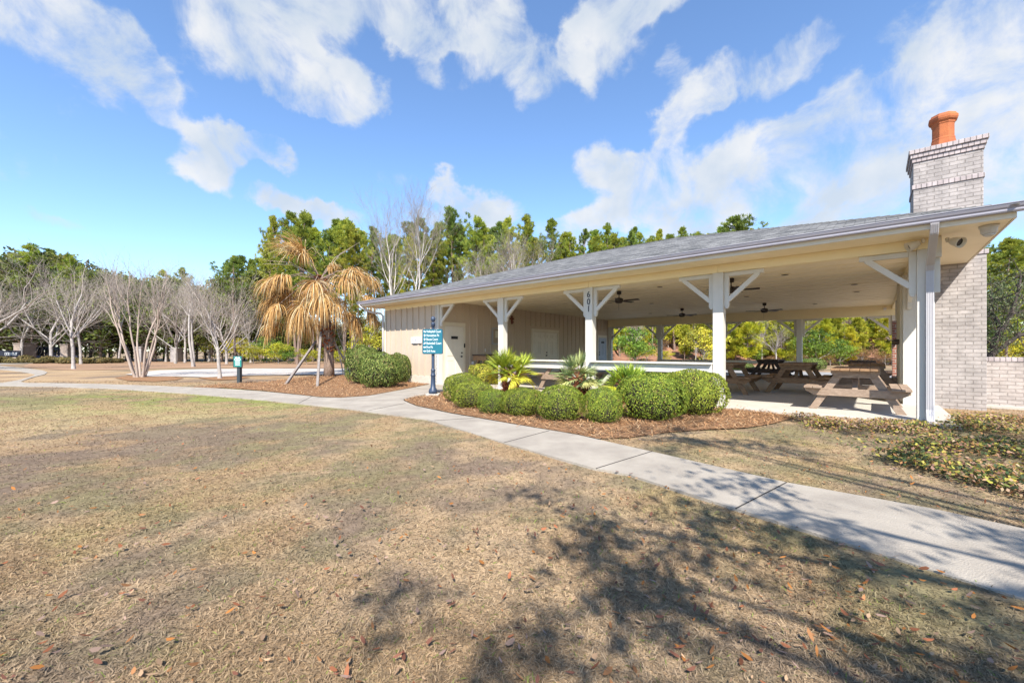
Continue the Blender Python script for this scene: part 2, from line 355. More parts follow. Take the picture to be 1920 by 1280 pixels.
M['bluewall'] = mat('blue_grey_panel', (.10, .105, .17), .8, (.05, .055, .10), 2, 6)

# ------------------------------------------------------------------ ground outlines (world metres)
def gp(*pts): return [(G(x, y).x, G(x, y).y) for x, y in pts]
path_near = [(2500,1330),(1920,1128),(1650,1042),(1375,955),(1180,892),(1115,880),(945,832),(800,787),(640,766),(500,751),(350,738),(200,729),(100,725.5),(0,724),(-200,724)]
path_far = [(2500,1120),(1920,995),(1750,957),(1475,907),(1220,848),(1080,816),(960,796),(845,776),(780,762),(757,752),(768,746),(800,740),(828,734),(860,728.5)]
door_branch = [(835,719),(815,719.5),(790,724),(740,734),(690,743),(640,746.5),(600,745.5),(560,741),(490,734),(400,728),(300,724),(200,720.5),(100,718.5),(0,718),(-200,718)]
POLY_PATH = gp(*(path_near[::-1] + path_far + door_branch))
POLY_PATH2 = gp((-200,722),(0,719),(40,712),(62,705),(66,702),(40,697),(0,693),(-200,690),(-200,684),(0,686),(45,690),(80,694.5),(89,698),(84,702),(60,708),(38,716),(48,718.4),(60,721.5))
BED_A = gp((755,750),(768,747),(800,742),(828,736),(866,729)) + [tuple(loc(12.6,.3)[:2]), tuple(loc(3,.4)[:2]), tuple(loc(1.9,-.3)[:2])] + gp((1490,784),(1450,795),(1400,803),(1330,806),(1250,812),(1180,822),(1120,824),(1080,815),(960,795),(845,774.5),(780,760.5))
BED_B = gp((330,733),(420,727),(490,732.5),(560,740),(600,744.5),(640,745.5),(690,742),(740,733),(790,723),(812,718.7)) + [tuple(loc(13.6,.5)[:2]), tuple(loc(16.5,.5)[:2])] + gp((700,706),(640,703),(560,708),(500,716),(420,720),(360,726))
BED_FAR = gp((40,689),(140,694.5),(230,693),(300,691),(420,689.5),(620,690),(700,690),(700,680),(560,679),(400,679),(220,677.5),(60,678))
RING1 = gp((215,709),(240,714),(290,716),(330,713),(345,709),(310,705),(240,704.5))
RING2 = gp((372,709),(400,713.5),(440,712),(470,708),(440,704.5),(390,705))
SAND = gp((235,702.5),(262,698),(300,694.5),(380,692.5),(480,691.2),(620,691.5),(740,692),(760,704),(640,703.5),(560,703),(480,704),(430,706),(390,708),(330,706.5),(280,706.5))
IVY = gp((1486,784),(1540,818),(1620,850),(1700,878),(1800,908),(1920,940),(2200,1010),(2350,900),(2100,812),(1920,790),(1830,783),(1792,786)) + [tuple(loc(-.45,-.14)[:2]), tuple(loc(1.75,-.14)[:2])]
IVY2 = IVY
def not_lawn(x, y):
    m = inpoly(x, y, POLY_PATH) | inpoly(x, y, BED_A) | inpoly(x, y, BED_B)
    d0 = (x - O.x) * U.x + (y - O.y) * U.y; d1 = (x - O.x) * V.x + (y - O.y) * V.y
    return m | ((d0 > -.55) & (d0 < 16.8) & (d1 > -.12) & (d1 < 14.2))

def lawn_col(x, y):
    n1 = fbm(x * .45 + 5, y * .45); n2 = fbm(x * 1.7 + 40, y * 1.7 + 9); n3 = fbm(x * .16 + 90, y * .16 + 3, 3); n4 = fbm(x * 5 + 3, y * 5 + 8, 3)
    straw = np.array([.33, .23, .135]); pale = np.array([.43, .315, .195]); soil = np.array([.13, .098, .085]); green = np.array([.23, .25, .07])
    sm = lambda a, b, v: np.clip((v - a) / (b - a), 0, 1) ** 2 * (3 - 2 * np.clip((v - a) / (b - a), 0, 1))
    c = straw + (pale - straw) * sm(.35, .65, n2)[..., None]
    s = sm(.45, .56, n1 * .45 + n2 * .33 + n4 * .22)
    c = c + (soil - c) * (s * .78)[..., None]
    gband = np.exp(-((y - 12.0) / 3.6) ** 2) * np.exp(-((x + 7) / 5.5) ** 2)
    gr = np.clip(sm(.52, .7, n3 * .45 + n4 * .25 + n1 * .3) * .3 + gband * (.25 + .75 * sm(.38, .58, n2)), 0, .85)
    c = c + (green - c) * gr[..., None]
    return c * (.8 + .4 * n4)[..., None]

def bank(x, y):
    """the wooded bank behind the pavilion"""
    t = np.clip((y - 37.5) / 15, 0, 1); s = np.clip((x + 3 - .05 * (y - 37)) / 9, 0, 1)
    return 3.4 * t * t * (3 - 2 * t) * s * s * (3 - 2 * s) * (1 + .12 * np.sin(x * .6) + .08 * np.sin(y * .9 + x * .3))

def build_ground():
    xs = np.unique(np.concatenate([np.linspace(-14, 14, 230), np.linspace(-60, -14, 80), np.linspace(14, 60, 80), np.array([-1500, -600, -300, -150, -100, 100, 150, 300, 600, 1500.])]))
    ys = np.unique(np.concatenate([np.linspace(-2, 20, 200), np.linspace(20, 60, 60), np.array([-300, -100, -50, -25, -12, -6, 80, 110, 160, 300, 600, 1500.])]))
    X, Yy = np.meshgrid(xs, ys); Vx = np.stack([X, Yy, np.full_like(X, GZ)], -1).reshape(-1, 3)
    near = (np.abs(X) < 30) & (Yy < 40)
    Vx[:, 2] += np.where(near, (fbm(X * .8, Yy * .8) - .5) * .03, 0).ravel() - .004
    nx, ny = len(xs), len(ys); i, j = np.meshgrid(np.arange(nx - 1), np.arange(ny - 1)); b = (j * nx + i).ravel()
    Fx = np.stack([b, b + 1, b + nx + 1, b + nx], -1)
    me = np_mesh('lawn', Vx, Fx)
    ca = me.color_attributes.new('Col', 'FLOAT_COLOR', 'POINT'); c4 = np.ones((len(Vx), 4), np.float32); c4[:, :3] = lawn_col(Vx[:, 0], Vx[:, 1])
    ca.data.foreach_set('color', c4.ravel())
    tag(link('ground', me, M['ground'], smooth=True), kind='structure')
build_ground()

def sheet(name, poly, z, m, thick=0):
    import bmesh
    bm = bmesh.new(); vs = [bm.verts.new((x, y, z)) for x, y in poly]; f = bm.faces.new(vs); f.normal_update()
    if f.normal.z < 0: f.normal_flip()
    if thick:
        r = bmesh.ops.extrude_face_region(bm, geom=[f]); bmesh.ops.translate(bm, verts=[e for e in r['geom'] if isinstance(e, bmesh.types.BMVert)], vec=(0, 0, -thick))
        bmesh.ops.recalc_face_normals(bm, faces=bm.faces)
    bmesh.ops.triangulate(bm, faces=[x for x in bm.faces if len(x.verts) > 4], ngon_method='EAR_CLIP')
    me = bpy.data.meshes.new(name); bm.to_mesh(me); bm.free()
    return tag(link(name, me, m), kind='structure')
PZ = -0.042
sheet('path', POLY_PATH, PZ, M['path'], .08)
sheet('side_path', POLY_PATH2, GZ + .02, M['path'], .06)
sheet('mulch_bed', BED_A, GZ + .018, M['mulch'])
sheet('mulch_bed', BED_B, GZ + .014, M['mulch'])
sheet('straw_ground', BED_FAR, GZ + .012, mat('tan_straw_ground', (.34, .215, .13), .95, (.26, .155, .09), .5, 8, .4, 20))
sheet('mulch_ring', RING1, GZ + .02, M['mulch']); sheet('mulch_ring', RING2, GZ + .02, M['mulch'])
sheet('sand_court', SAND, GZ + .03, M['sand'])
# joints of the path slabs
jm = MB()
for (x0, y0, x1, y1) in [(1380,957,1475,907.5),(1118,881,1222,848.5),(945,832,1030,809),(815,790,900,784.5),(690,771,760,757),(560,757,585,744)]:
    p, q = G(x0, y0), G(x1, y1); p.z = q.z = PZ + .002; jm.bar(p, q, .011, .004)
tag(jm.build('path_joints', M['joint']), kind='structure')

def build_hill():
    xs = np.linspace(-12, 90, 120); ys = np.linspace(36, 110, 70); X, Yy = np.meshgrid(xs, ys)
    Z = GZ - .03 + bank(X, Yy) + (fbm(X * .9, Yy * .9) - .45) * .35 * np.clip((Yy - 38) / 4, 0, 1)
    nx = len(xs); i, j = np.meshgrid(np.arange(nx - 1), np.arange(len(ys) - 1)); b = (j * nx + i).ravel()
    tag(link('hill', np_mesh('hill', np.stack([X, Yy, Z], -1).reshape(-1, 3), np.stack([b, b + 1, b + nx + 1, b + nx], -1)), M['hill'], smooth=True), kind='structure')
build_hill()
sheet('road', [tuple(loc(-14, 17.0)[:2]), tuple(loc(22, 17.0)[:2]), tuple(loc(22, 21.5)[:2]), tuple(loc(-14, 21.5)[:2])], GZ + .012, M['road'])
sheet('far_path', gp((-200,686),(0,683.5),(60,681.5),(130,679.5),(215,677.4),(215,676.6),(120,678),(40,680),(-200,682)), GZ + .02, M['path'])

# ------------------------------------------------------------------ the pavilion (local: x right along the front, y back)
SP = 3.3376; PW = .22; ZB = 3.0; ZC = 3.18; BB = 13.74; ZBB = 2.735; AW = 13.2; AL = 16.8; OH = .78; ZG = 3.376
pav = empty('pavilion', O, -TH, 'open sided picnic pavilion with grey hip roof, white posts and taupe board walls', 'pavilion')
def P(mb, name, m, parent=None, **k): return mb.build(name, M[m], parent or pav, **k)

P(MB().box(-AW - .02, -.1, -.2, .55, BB + .45, 0), 'floor_slab', 'slab', bevel=.01)
# --- walls of the closed room, board and batten
w = MB()
w.box(-AL, 0.0, -.1, -AW - .0, .12, ZC - .002); w.box(-AW - .12, .121, -.1, -AW, BB, ZC - .002)
w.box(-AL, BB - .12, -.1, -AW - .121, BB, ZC - .002); w.box(-AL, .121, -.1, -AL + .12, BB - .121, ZC - .002)
x = -AL + .40
while x < -AW - .15: w.box(x - .026, -.034, .26, x + .026, -.001, ZB + .02); x += .405
y = .5
while y < BB - .3:
    if not (.1 < y < 1.6 or 5.6 < y < 8.25 or 12.2 < y < 13.5): w.box(-AW + .001, y - .026, .2, -AW + .03, y + .026, ZC - .004)
    elif y > .1: w.box(-AW + .001, y - .026, 2.46, -AW + .03, y + .026, ZC - .004)
    y += .405
P(w, 'wall', 'wall', bevel=.003)
b = MB(); b.box(-AL - .005, -.03, -.1, -AW - .2, -.001, .25); P(b, 'base_board', 'base', bevel=.003); b = MB(); b.box(-AW + .001, 1.62, 0, -AW + .02, 5.6, .18); P(b, 'base_board', 'base', bevel=.003); b = MB(); b.box(-AW + .001, 8.28, 0, -AW + .02, 12.1, .18)
P(b, 'base_board', 'base', bevel=.003)
c = MB(); c.box(-AL - .03, -.035, -.1, -AL + .09, -.0195, ZB); c.box(-AL - .03, -.0194, -.1, -AL - .001, .1, ZB)
P(c, 'corner_trim', 'trim', bevel=.004)
# --- beams
def beam(x0, y0, z0, x1, y1, z1): return P(MB().box(x0, y0, z0, x1, y1, z1), 'beam', 'beam', bevel=.006)
for a_, b_ in ((-AL, -4 * SP + .11), (-4 * SP + .116, -3 * SP + .11), (-3 * SP + .116, -2 * SP + .11), (-2 * SP + .116, -SP + .11), (-SP + .116, 0.0)): beam(a_, -.012, ZB, b_, PW, ZC - .001)
beam(0.001, .0 - .012, ZB - .0, PW, BB - .23, ZC - .001)
beam(-AW + .02, BB - .22, ZBB, PW, BB, ZC - .001)
# --- ceiling and soffit, one board sheet with battens
EX0, EX1, EY0, EY1 = -AL - OH, PW + OH, -OH, BB + OH
ce = MB(); ce.box(EX0 + .03, EY0 + .03, ZC, EX1 - .03, EY1 - .03, ZC + .02)
y = .62; k = 0
while y < BB - .3:
    ce.box(-AW + .01, y - .025, ZC - .010, -.01, y + .025, ZC - .0005)
    x = -AW + .6 + (k % 3) * .8
    while x < -.4: ce.box(x - .03, y + .0255, ZC - .009, x + .03, y + .584, ZC - .0005); x += 2.44
    y += .61; k += 1
P(ce, 'ceiling', 'ceil')
fa = MB(); fa.box(EX0, EY0, ZC - .012, EX1, EY0 + .028, ZG - .02); fa.box(EX0, EY1 - .028, ZC - .012, EX1, EY1, ZG - .02)
fa.box(EX0, EY0 + .0285, ZC - .012, EX0 + .028, EY1 - .0285, ZG - .02); fa.box(EX1 - .028, EY0 + .0285, ZC - .012, EX1, EY1 - .0285, ZG - .02)
P(fa, 'fascia', 'trim', bevel=.004)
# --- hip roof
def build_roof():
    zr = 5.80; e = .06; x0, x1, y0, y1 = EX0 - e, EX1 + e, EY0 - e, EY1 + e; zg = ZG - .02
    yr = (y0 + y1) / 2; half = (y1 - y0) / 2; ra, rb = x0 + half, x1 - half
    if rb < ra: ra = rb = (x0 + x1) / 2
    vs = []; fs = []; uvs = []
    def plane(pts, ud, org, vd):
        i = len(vs); vs.extend(pts); fs.append(tuple(range(i, i + len(pts))))
        for p in pts: d = Vector(p) - Vector(org); uvs.append((d.dot(ud), d.dot(vd)))
    sl = Vector((0, half, zr - zg)).normalized()
    plane([(x0,y0,zg),(x1,y0,zg),(rb,yr,zr),(ra,yr,zr)], Vector((1,0,0)), (x0,y0,zg), sl)
    plane([(x1,y1,zg),(x0,y1,zg),(ra,yr,zr),(rb,yr,zr)], Vector((-1,0,0)), (x1,y1,zg), Vector((0,-sl.y,sl.z)))
    plane([(x1,y0,zg),(x1,y1,zg),(rb,yr,zr)], Vector((0,1,0)), (x1,y0,zg), Vector((-sl.y,0,sl.z)))
    plane([(x0,y1,zg),(x0,y0,zg),(ra,yr,zr)], Vector((0,-1,0)), (x0,y1,zg), Vector((sl.y,0,sl.z)))
    i = len(vs); vs.extend([(x0,y0,zg-.012),(x0,y1,zg-.012),(x1,y1,zg-.012),(x1,y0,zg-.012)]); fs.append((i,i+1,i+2,i+3)); uvs.extend([(0,0)]*4)
    for (p, q) in (((x0,y0),(x1,y0)),((x1,y0),(x1,y1)),((x1,y1),(x0,y1)),((x0,y1),(x0,y0))):
        i = len(vs); vs.extend([(*p,zg-.012),(*q,zg-.012),(*q,zg),(*p,zg)]); fs.append((i,i+1,i+2,i+3)); uvs.extend([(0,0),(1,0),(1,.01),(0,.01)])
    me = bpy.data.meshes.new('roof'); me.from_pydata(vs, [], fs); uv = me.uv_layers.new(name='UVMap')
    for li, l in enumerate(me.loops): uv.data[li].uv = uvs[l.vertex_index]
    ro = link('roof', me, M['roof'], pav)
    cap = MB()                                   # overlapping cap shingles on ridge and hips
    def caps(p, q, up):
        p, q = Vector(p), Vector(q); n = max(2, int((q - p).length / .2)); d = (q - p) / n
        s = d.cross(Vector((0, 0, 1))).normalized() * .14
        for k in range(n):
            a = p + d * k + Vector((0, 0, .022)); c_ = p + d * (k + 1.15) + Vector((0, 0, .010)); dn = Vector((0, 0, -.045))
            cap.add([a - s + dn, a, a + s + dn, c_ - s + dn, c_, c_ + s + dn], [(0,1,4,3),(1,2,5,4),(0,2,1),(3,4,5)])
    caps((ra,yr,zr),(rb,yr,zr),0)
    for e_, r_ in (((x0,y0),ra),((x1,y0),rb),((x0,y1),ra),((x1,y1),rb)): caps((*e_,zg),(r_,yr,zr),0)
    o = cap.build('ridge_cap', mat('ridge_shingle', (.15,.148,.142), .95, (.09,.088,.085), 5, 4), ro)
build_roof()
# --- gutter (ogee profile), front edge
gu = MB(); zt = ZG; gy = EY0
prof = [(0,0),(0,-.125),(-.07,-.125),(-.082,-.105),(-.082,-.08),(-.098,-.06),(-.112,-.03),(-.112,-.012),(-.125,-.010),(-.125,0),(-.112,0),(-.108,-.012),(-.10,-.04),(-.085,-.065),(-.07,-.1),(-.008,-.11),(-.008,0)]
gu.ext([(EX0 - .06, gy - .002 + dy, zt + dz) for dy, dz in prof], (EX1 - EX0 + .12, 0, 0))
gu.ext([(EX0 - .063, gy - .002 + dy, zt + dz) for dy, dz in prof[:10]], (.004, 0, 0)); gu.ext([(EX1 + .059, gy - .002 + dy, zt + dz) for dy, dz in prof[:10]], (.004, 0, 0))
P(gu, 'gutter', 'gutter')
# --- downspouts: corrugated rectangular pipe
def spout(pts, name='downspout', w_=.10, d_=.075):
    mb = MB()
    for (p, q) in zip(pts[:-1], pts[1:]):
        p, q = Vector(p), Vector(q); ax = (q - p).normalized(); mb.bar(p - ax * .012, q + ax * .012, w_, d_, (0, -1, .2) if abs(ax.z) > .9 else (0, 0, 1))
        fr = Vector((1, 0, 0)).cross(ax).normalized()
        if fr.y > 0: fr = -fr
        for k in range(5):
            o = Vector((-.04 + k * .02, 0, 0)) + fr * (d_ / 2 + .002); mb.bar(p + o, q + o, .009, .012, fr)
    return P(mb, name, 'spout')
spout([(.155, -OH - .04, ZG - .13), (.155, -OH + .02, ZG - .26), (.155, -.12, 2.72), (.155, -.06, 2.62)])
spout([(.155, -.055, 2.62), (.155, -.055, .22), (.155, -.10, .10), (.155, -.26, -.02)])
dl = MB(); dl.tube([(-AL - OH + .1, -OH - .06, ZG - .12), (-AL - OH + .1, -OH - .05, ZG - .2), (-AL - OH + .3, -.5, ZG - .42), (-AL - .12, -.16, ZG - .5), (-AL - .04, -.09, ZG - .6), (-AL - .04, -.09, .15)], .045, 8)
P(dl, 'downspout', 'spout', smooth=True)

# --- posts with knee brackets
def bracket(dx, dy, ztop, wd=.085, L=.78):
    """upright + head + diagonal; dx,dy = direction away from the post, local origin at post face"""
    d = Vector((dx, dy, 0)); side = Vector((-dy, dx, 0)); m = MB(); c0 = Vector((0, 0, ztop))
    t = .10
    m.bar(c0 + d * t / 2 + Vector((0, 0, -.002)), c0 + d * t / 2 + Vector((0, 0, -L + .03)), wd, t, d)
    a0 = c0 + d * t / 2 + Vector((0, 0, -L + .03)); hw = side * wd / 2
    m.ext([a0 - d * t / 2 + hw, a0 + d * t / 2 + hw, a0 + d * t * .2 + Vector((0, 0, -.06)) + hw, a0 - d * t * .2 + Vector((0, 0, -.06)) + hw], -side * wd)
    m.bar(c0 + d * (t + .001) + Vector((0, 0, -.046)), c0 + d * L + Vector((0, 0, -.046)), wd, .09)
    m.bar(c0 + d * (t * .8) + Vector((0, 0, -L + .16)), c0 + d * (L - .1) + Vector((0, 0, -.075)), wd * .94, .095)
    return m
def post(x, y, ztop, brs=(), m='post', w_=PW):
    o = MB().box(0, 0, -.04, w_, w_, ztop - .001).build('post', M[m], pav, bevel=.008); o.location = (x, y, 0)
    for (dx, dy) in brs:
        f = Vector((w_ / 2, w_ / 2, 0)) + Vector((dx, dy, 0)) * (w_ / 2 + .001)
        br = bracket(dx, dy, ztop - .002); q = br.build('bracket', M[m], o, bevel=.005); q.location = f
    return o
posts = []
for k in range(5):
    br = [(-1, 0), (1, 0)]
    if k == 0: br = [(-1, 0), (0, 1)]
    if k == 4: br = [(1, 0)]
    x = -k * SP
    posts.append(post(x, 0, ZB - .0, br))
# house number on the third post: one numeral under the other
def text_mesh(s, size, depth=.003, align='CENTER'):
    cu = bpy.data.curves.new('lettering', 'FONT'); cu.body = s; cu.size = size; cu.align_x = align; cu.align_y = 'CENTER'; cu.extrude = depth
    o = bpy.data.objects.new('lettering', cu); COL.objects.link(o); bpy.context.view_layer.update()
    me = bpy.data.meshes.new_from_object(o.evaluated_get(bpy.context.evaluated_depsgraph_get())); bpy.data.objects.remove(o); bpy.data.curves.remove(cu)
    return me
for i, ch in enumerate('601'):
    n = link('house_number', text_mesh(ch, .24, .006), M['black'], posts[2]); n.location = (.11, -.008, 2.80 - i * .20); n.rotation_euler = (R(90), 0, 0); n.scale = (.9, 1, 1)
# back row and right side
for k in (0, 1, 2, 3):
    post(-k * SP, BB - PW, ZBB, [(-1, 0), (1, 0)] if k else [(-1, 0)])
post(-AW + .02, BB - PW, ZBB, [(1, 0)])
post(-.06, 3.12, ZB, [(0, -1)])
post(0, 9.6, ZB, [(0, 1), (0, -1)])
# small board hung on the right flank of the corner post
P(MB().box(PW + .001, .04, 2.24, PW + .07, .14, ZB - .01), 'bracket_board', 'post', bevel=.006)

# --- counter rails in front between the posts
def counter(k):
    x0, x1 = -k * SP + PW, -(k - 1) * SP; m = MB()
    m.box(x0 - .05, -.14, .925, x1 + .0 - .002, .24, .965); m.box(x0 + .002, -.06, .72, x1 - .002, -.02, .924)
    c_ = P(m, 'counter_rail', 'post', bevel=.006)
    for sx, xx in ((1, x0), (-1, x1)):
        d = MB().bar((xx + sx * .03, .08, .12), (xx + sx * .62, .08, .70), .08, .09); d.build('counter_brace', M['post'], c_, bevel=.005)
counter(3); counter(2)
m = MB(); m.box(-2 * SP + 2.0, .1, .16, -2 * SP + 3.1, .14, .68); P(MB().box(-SP - .9, .1, .60, -SP - .02, .16, .70).box(-SP - .13, .1, .05, -SP - .02, .16, .599), 'counter_frame', 'post', bevel=.005)
P(MB().box(-3 * SP, BB - .30, .62, -SP, BB - .231, .76), 'back_rail', 'trim', bevel=.006)

# --- doors on the inner wall
def panel_door(y0, y1, z1, m, handle_at, plate=True, leaf2=False):
    dr = P(MB().box(-AW + .002, y0, .015, -AW + .03, y1, z1), 'door', m, bevel=.004); wd = y1 - y0
    mb = MB()
    cols = [(y0 + .1 * wd, y0 + .45 * wd), (y0 + .55 * wd, y0 + .9 * wd)]
    for (a, b_) in cols:
        for (za, zb) in ((.12, .40), (.46, .80), (.85, .96)):
            A, B, C, D = a, b_, .03 + z1 * za, z1 * zb; t = .022
            mb.box(-AW + .0302, A, C, -AW + .042, B, C + t); mb.box(-AW + .0302, A, D - t, -AW + .042, B, D)
            mb.box(-AW + .0302, A, C + t + .0002, -AW + .042, A + t, D - t - .0002); mb.box(-AW + .0302, B - t, C + t + .0002, -AW + .042, B, D - t - .0002)
            mb.box(-AW + .0302, A + .05, C + .05, -AW + .037, B - .05, D - .05)
    mb.build('door_panel', M[m], dr, bevel=.003)
    if handle_at is not None:
        hb = MB(); hb.box(-AW + .031, handle_at - .03, .98, -AW + .05, handle_at + .03, 1.05); hb.bar((-AW + .07, handle_at + .01, 1.015), (-AW + .07, handle_at - .12, 1.015), .02, .02)
        hb.box(-AW + .0505, handle_at - .01, 1.0, -AW + .075, handle_at + .01, 1.03); hb.build('handle', M['black'], dr, bevel=.003); hb = MB()
        hb.box(-AW + .031, handle_at - .03, 1.13, -AW + .055, handle_at + .03, 1.19)
        hb.build('deadbolt', M['black'], dr, bevel=.003)
    if plate:
        pl = MB().box(-AW + .0425, (y0 + y1) / 2 - .17, 1.71, -AW + .055, (y0 + y1) / 2 + .17, 1.82).build('door_plate', M['black'], dr)
    return dr
def casing(y0, y1, z1, w_=.13):
    m_ = MB(); m_.box(-AW + .001, y0 - w_, 0, -AW + .035, y0 - .004, z1); m_.box(-AW + .001, y1 + .004, 0, -AW + .035, y1 + w_, z1); m_.box(-AW + .001, y0 - w_, z1 + .004, -AW + .035, y1 + w_, z1 + .15)
    return P(m_, 'door_casing', 'trim', bevel=.004)
casing(.36, 1.30, 2.22); panel_door(.366, 1.294, 2.21, 'door', 1.22)
casing(5.9, 7.98, 2.18); panel_door(5.905, 6.935, 2.17, 'door', None, False); panel_door(6.945, 7.975, 2.17, 'door', 7.02, False)
casing(12.33, 13.3, 2.05); panel_door(12.335, 13.295, 2.04, 'bluedoor', 12.42)

# --- fireplace, chimney stack and pot
ch = MB(); CB = 3.36
ch.box(.17, CB, -.2, 1.27, CB + 2.1, 3.42)                       # breast outside the right side
ch.box(.12, CB, 3.42 - .0, 1.215, CB + 1.1, 5.62) if False else None
chim = P(ch, 'chimney', 'brick', bevel=.01)
P2 = lambda mb, name, m_, **k: mb.build(name, M[m_], chim, **k)
P2(MB().box(.125, CB + .003, 3.0, 1.225, CB + 1.1, 5.62), 'stack', 'brick', bevel=.01)
P2(MB().box(.105, CB - .018, 5.0, 1.245, CB + 1.12, 5.10), 'brick_band', 'soldier', bevel=.006)
P2(MB().box(.15, CB - .02, 3.34, 1.30, CB + 2.13, 3.44), 'shoulder_cap', 'soldier', bevel=.006)
cp = MB()
for i in range(3): cp.box(.105 - .028 * i, CB - .02 - .028 * i, 5.62 + .095 * i + .002, 1.245 + .028 * i, CB + 1.12 + .028 * i, 5.62 + .095 * (i + 1))
P2(cp, 'stack_cap', 'soldier', bevel=.006)
pot = MB(); pc = (.66, CB + .55, 5.904)
pot.lathe([(.26,0),(.25,.06),(.21,.26),(.21,.30),(.195,.31),(.195,.62),(.21,.635),(.21,.67),(.245,.70),(.262,.74),(.262,.79),(.23,.83),(.22,.86),(.18,.87)], 8, pc, R(22.5))
P2(pot, 'chimney_pot', 'terra', bevel=.012)
# firebox side seen from the floor
fb = MB(); fb.box(-.10, CB + .02, 0, .165, CB + 2.0, 2.99); P2(fb, 'fireplace_breast', 'trim')
P2(MB().box(-.2, CB + .3, 1.40, -.101, CB + 1.8, 1.52), 'mantel', 'wood_dark', bevel=.01)
P2(MB().box(-.12, CB + 4.6, 0, .0, CB + 5.0, 2.2), 'brick_column', 'redbrick')

# ------------------------------------------------------------------ fittings on the pavilion (things of their own)
def pl(x, y, z): # local -> world
    return pav_m @ Vector((x, y, z))
pav_m = Matrix.Translation(O) @ Matrix.Rotation(-TH, 4, 'Z')
def make_fan():
    t = empty('ceiling_fan', (0, 0, 0), 0, None, 'ceiling fan', 'ceiling fans under the pavilion ceiling')
    MB().lathe([(.012,-.12),(.07,-.11),(.075,-.02),(.06,0)], 14).build('canopy', M['fan'], t, smooth=True)
    MB().lathe([(.014,-.22),(.014,-.12)], 8).build('downrod', M['fan'], t)
    MB().lathe([(.05,-.40),(.10,-.39),(.13,-.35),(.135,-.28),(.11,-.24),(.04,-.22)], 18).build('motor', M['fan'], t, smooth=True)
    for k in range(5):
        a = k * 2 * math.pi / 5 + .35; b_ = MB(); ca, sa = math.cos(a), math.sin(a)
        def q(r, s, z): return (r * ca - s * sa, r * sa + s * ca, z)
        b_.add([q(.12,-.02,-.325),q(.12,.02,-.33),q(.22,.02,-.33),q(.22,-.02,-.325),q(.12,-.02,-.315),q(.12,.02,-.32),q(.22,.02,-.32),q(.22,-.02,-.315)],[(0,3,2,1),(4,5,6,7),(0,1,5,4),(1,2,6,5),(2,3,7,6),(3,0,4,7)])
        b_.add([q(.2,-.055,-.318),q(.2,.055,-.335),q(.66,.07,-.335),q(.66,-.07,-.312),q(.2,-.055,-.308),q(.2,.055,-.325),q(.66,.07,-.325),q(.66,-.07,-.302)],[(0,3,2,1),(4,5,6,7),(0,1,5,4),(1,2,6,5),(2,3,7,6),(3,0,4,7)])
        b_.build('blade', M['fan'], t)
    MB().tube([(.05,0,-.40),(.05,0,-.62)], .003, 4).build('pull_chain', M['fan'], t)
    return t
fans = [(3.45, 2.1, 'dark ceiling fan nearest the fourth post, partly behind its right bracket'), (6.8, 2.3, 'dark ceiling fan beside the post numbered 601'),
        (7.15, 9.2, 'dark ceiling fan far back, seen between the 601 post and the next post'), (3.9, 9.2, 'dark ceiling fan far back, right of the post beside the round bushes')]
f0 = make_fan()
for i, (a, b_, lab) in enumerate(fans):
    p = pl(-a, b_, ZC - .001)
    if i == 0: f0.location = p; f0['label'] = lab; f0.rotation_euler.z = .4
    else: copy_thing(f0, p, .4 + i * 1.1, None, lab)
def ceil_pt(x, y): 
    t = (ZC - H) / ((Y0 - y) / F); return Vector(((x - 960) / F * t, t, ZC))
l0 = None
lls = [((1471.6,513.5),'recessed ceiling light nearest the front beam, between fourth and corner posts'),((1237,536.6),'recessed ceiling light between the 601 post and the left bracket of the fourth post'),((1221.7,567.8),'recessed ceiling light midway back, right of the fan by the 601 post'),((1219.6,586.8),'recessed ceiling light furthest back near the timber wall'),((1399.8,555),'recessed ceiling light just right of the fourth post bracket'),((1528.6,569),'recessed ceiling light near the back beam, above the back post'),((1601.7,532),'recessed ceiling light near the corner post, front one of two close together'),((1606,546),'recessed ceiling light near the corner post, rear one of two close together')]
for i, (pt, lab) in enumerate(lls):
    p = ceil_pt(*pt); p.z -= .009
    if l0 is None:
        l0 = empty('recessed_light', p, 0, lab, 'ceiling light', 'recessed lights in the pavilion ceiling')
        MB().lathe([(.075,-.012),(.11,-.014),(.115,0),(.075,0)], 20).build('trim_ring', M['ceil'], l0, smooth=True)
        MB().lathe([(.01,-.019),(.080,-.018),(.080,-.0145),(.01,-.0145)], 20).build('reflector', M['lampin'], l0)
    else: copy_thing(l0, p, 0, None, lab)
# floodlight pair on the beam by the corner post, dome camera, bullet camera
def flood(x, y, z, yaw, lab):
    t = empty('floodlight', pl(x, y, z), -TH + yaw, lab, 'floodlight', 'twin floodlights at the corner'); t.scale = (.8, .8, .8)
    MB().lathe([(.02,-.05),(.035,0),(.035,.04),(.02,.05)], 10).build('knuckle', M['light_body'], t, smooth=True)
    h = MB(); h.lathe([(.05,0),(.075,.05),(.105,.18),(.11,.22),(.10,.22),(.09,.17),(.03,.15)], 20); o = h.build('shade', M['light_body'], t, smooth=True)
    o.rotation_euler = (R(115), 0, 0); o.location = (0, -.06, -.03)
    l = MB().lathe([(.0,.0),(.088,.0),(.088,.012),(0,.012)], 18).build('lens', M['glass'], t); l.rotation_euler = (R(115), 0, 0); l.location = (0, -.06 - .155 * math.sin(R(115)), -.03 + .155 * math.cos(R(115)))
flood(.07, -.14, ZC - .06, R(-75), 'cream floodlight head left of the corner downspout'); flood(.36, -.1, ZC - .09, R(45), 'cream floodlight head right of the corner downspout, facing out')
bx = empty('junction_box', pl(.235, -.07, 2.98), -TH, 'cream junction box behind the top of the corner downspout', 'electrical box'); MB().box(-.03,-.05,-.16,.06,.05,.19).build('box_body', M['light_body'], bx, bevel=.008)
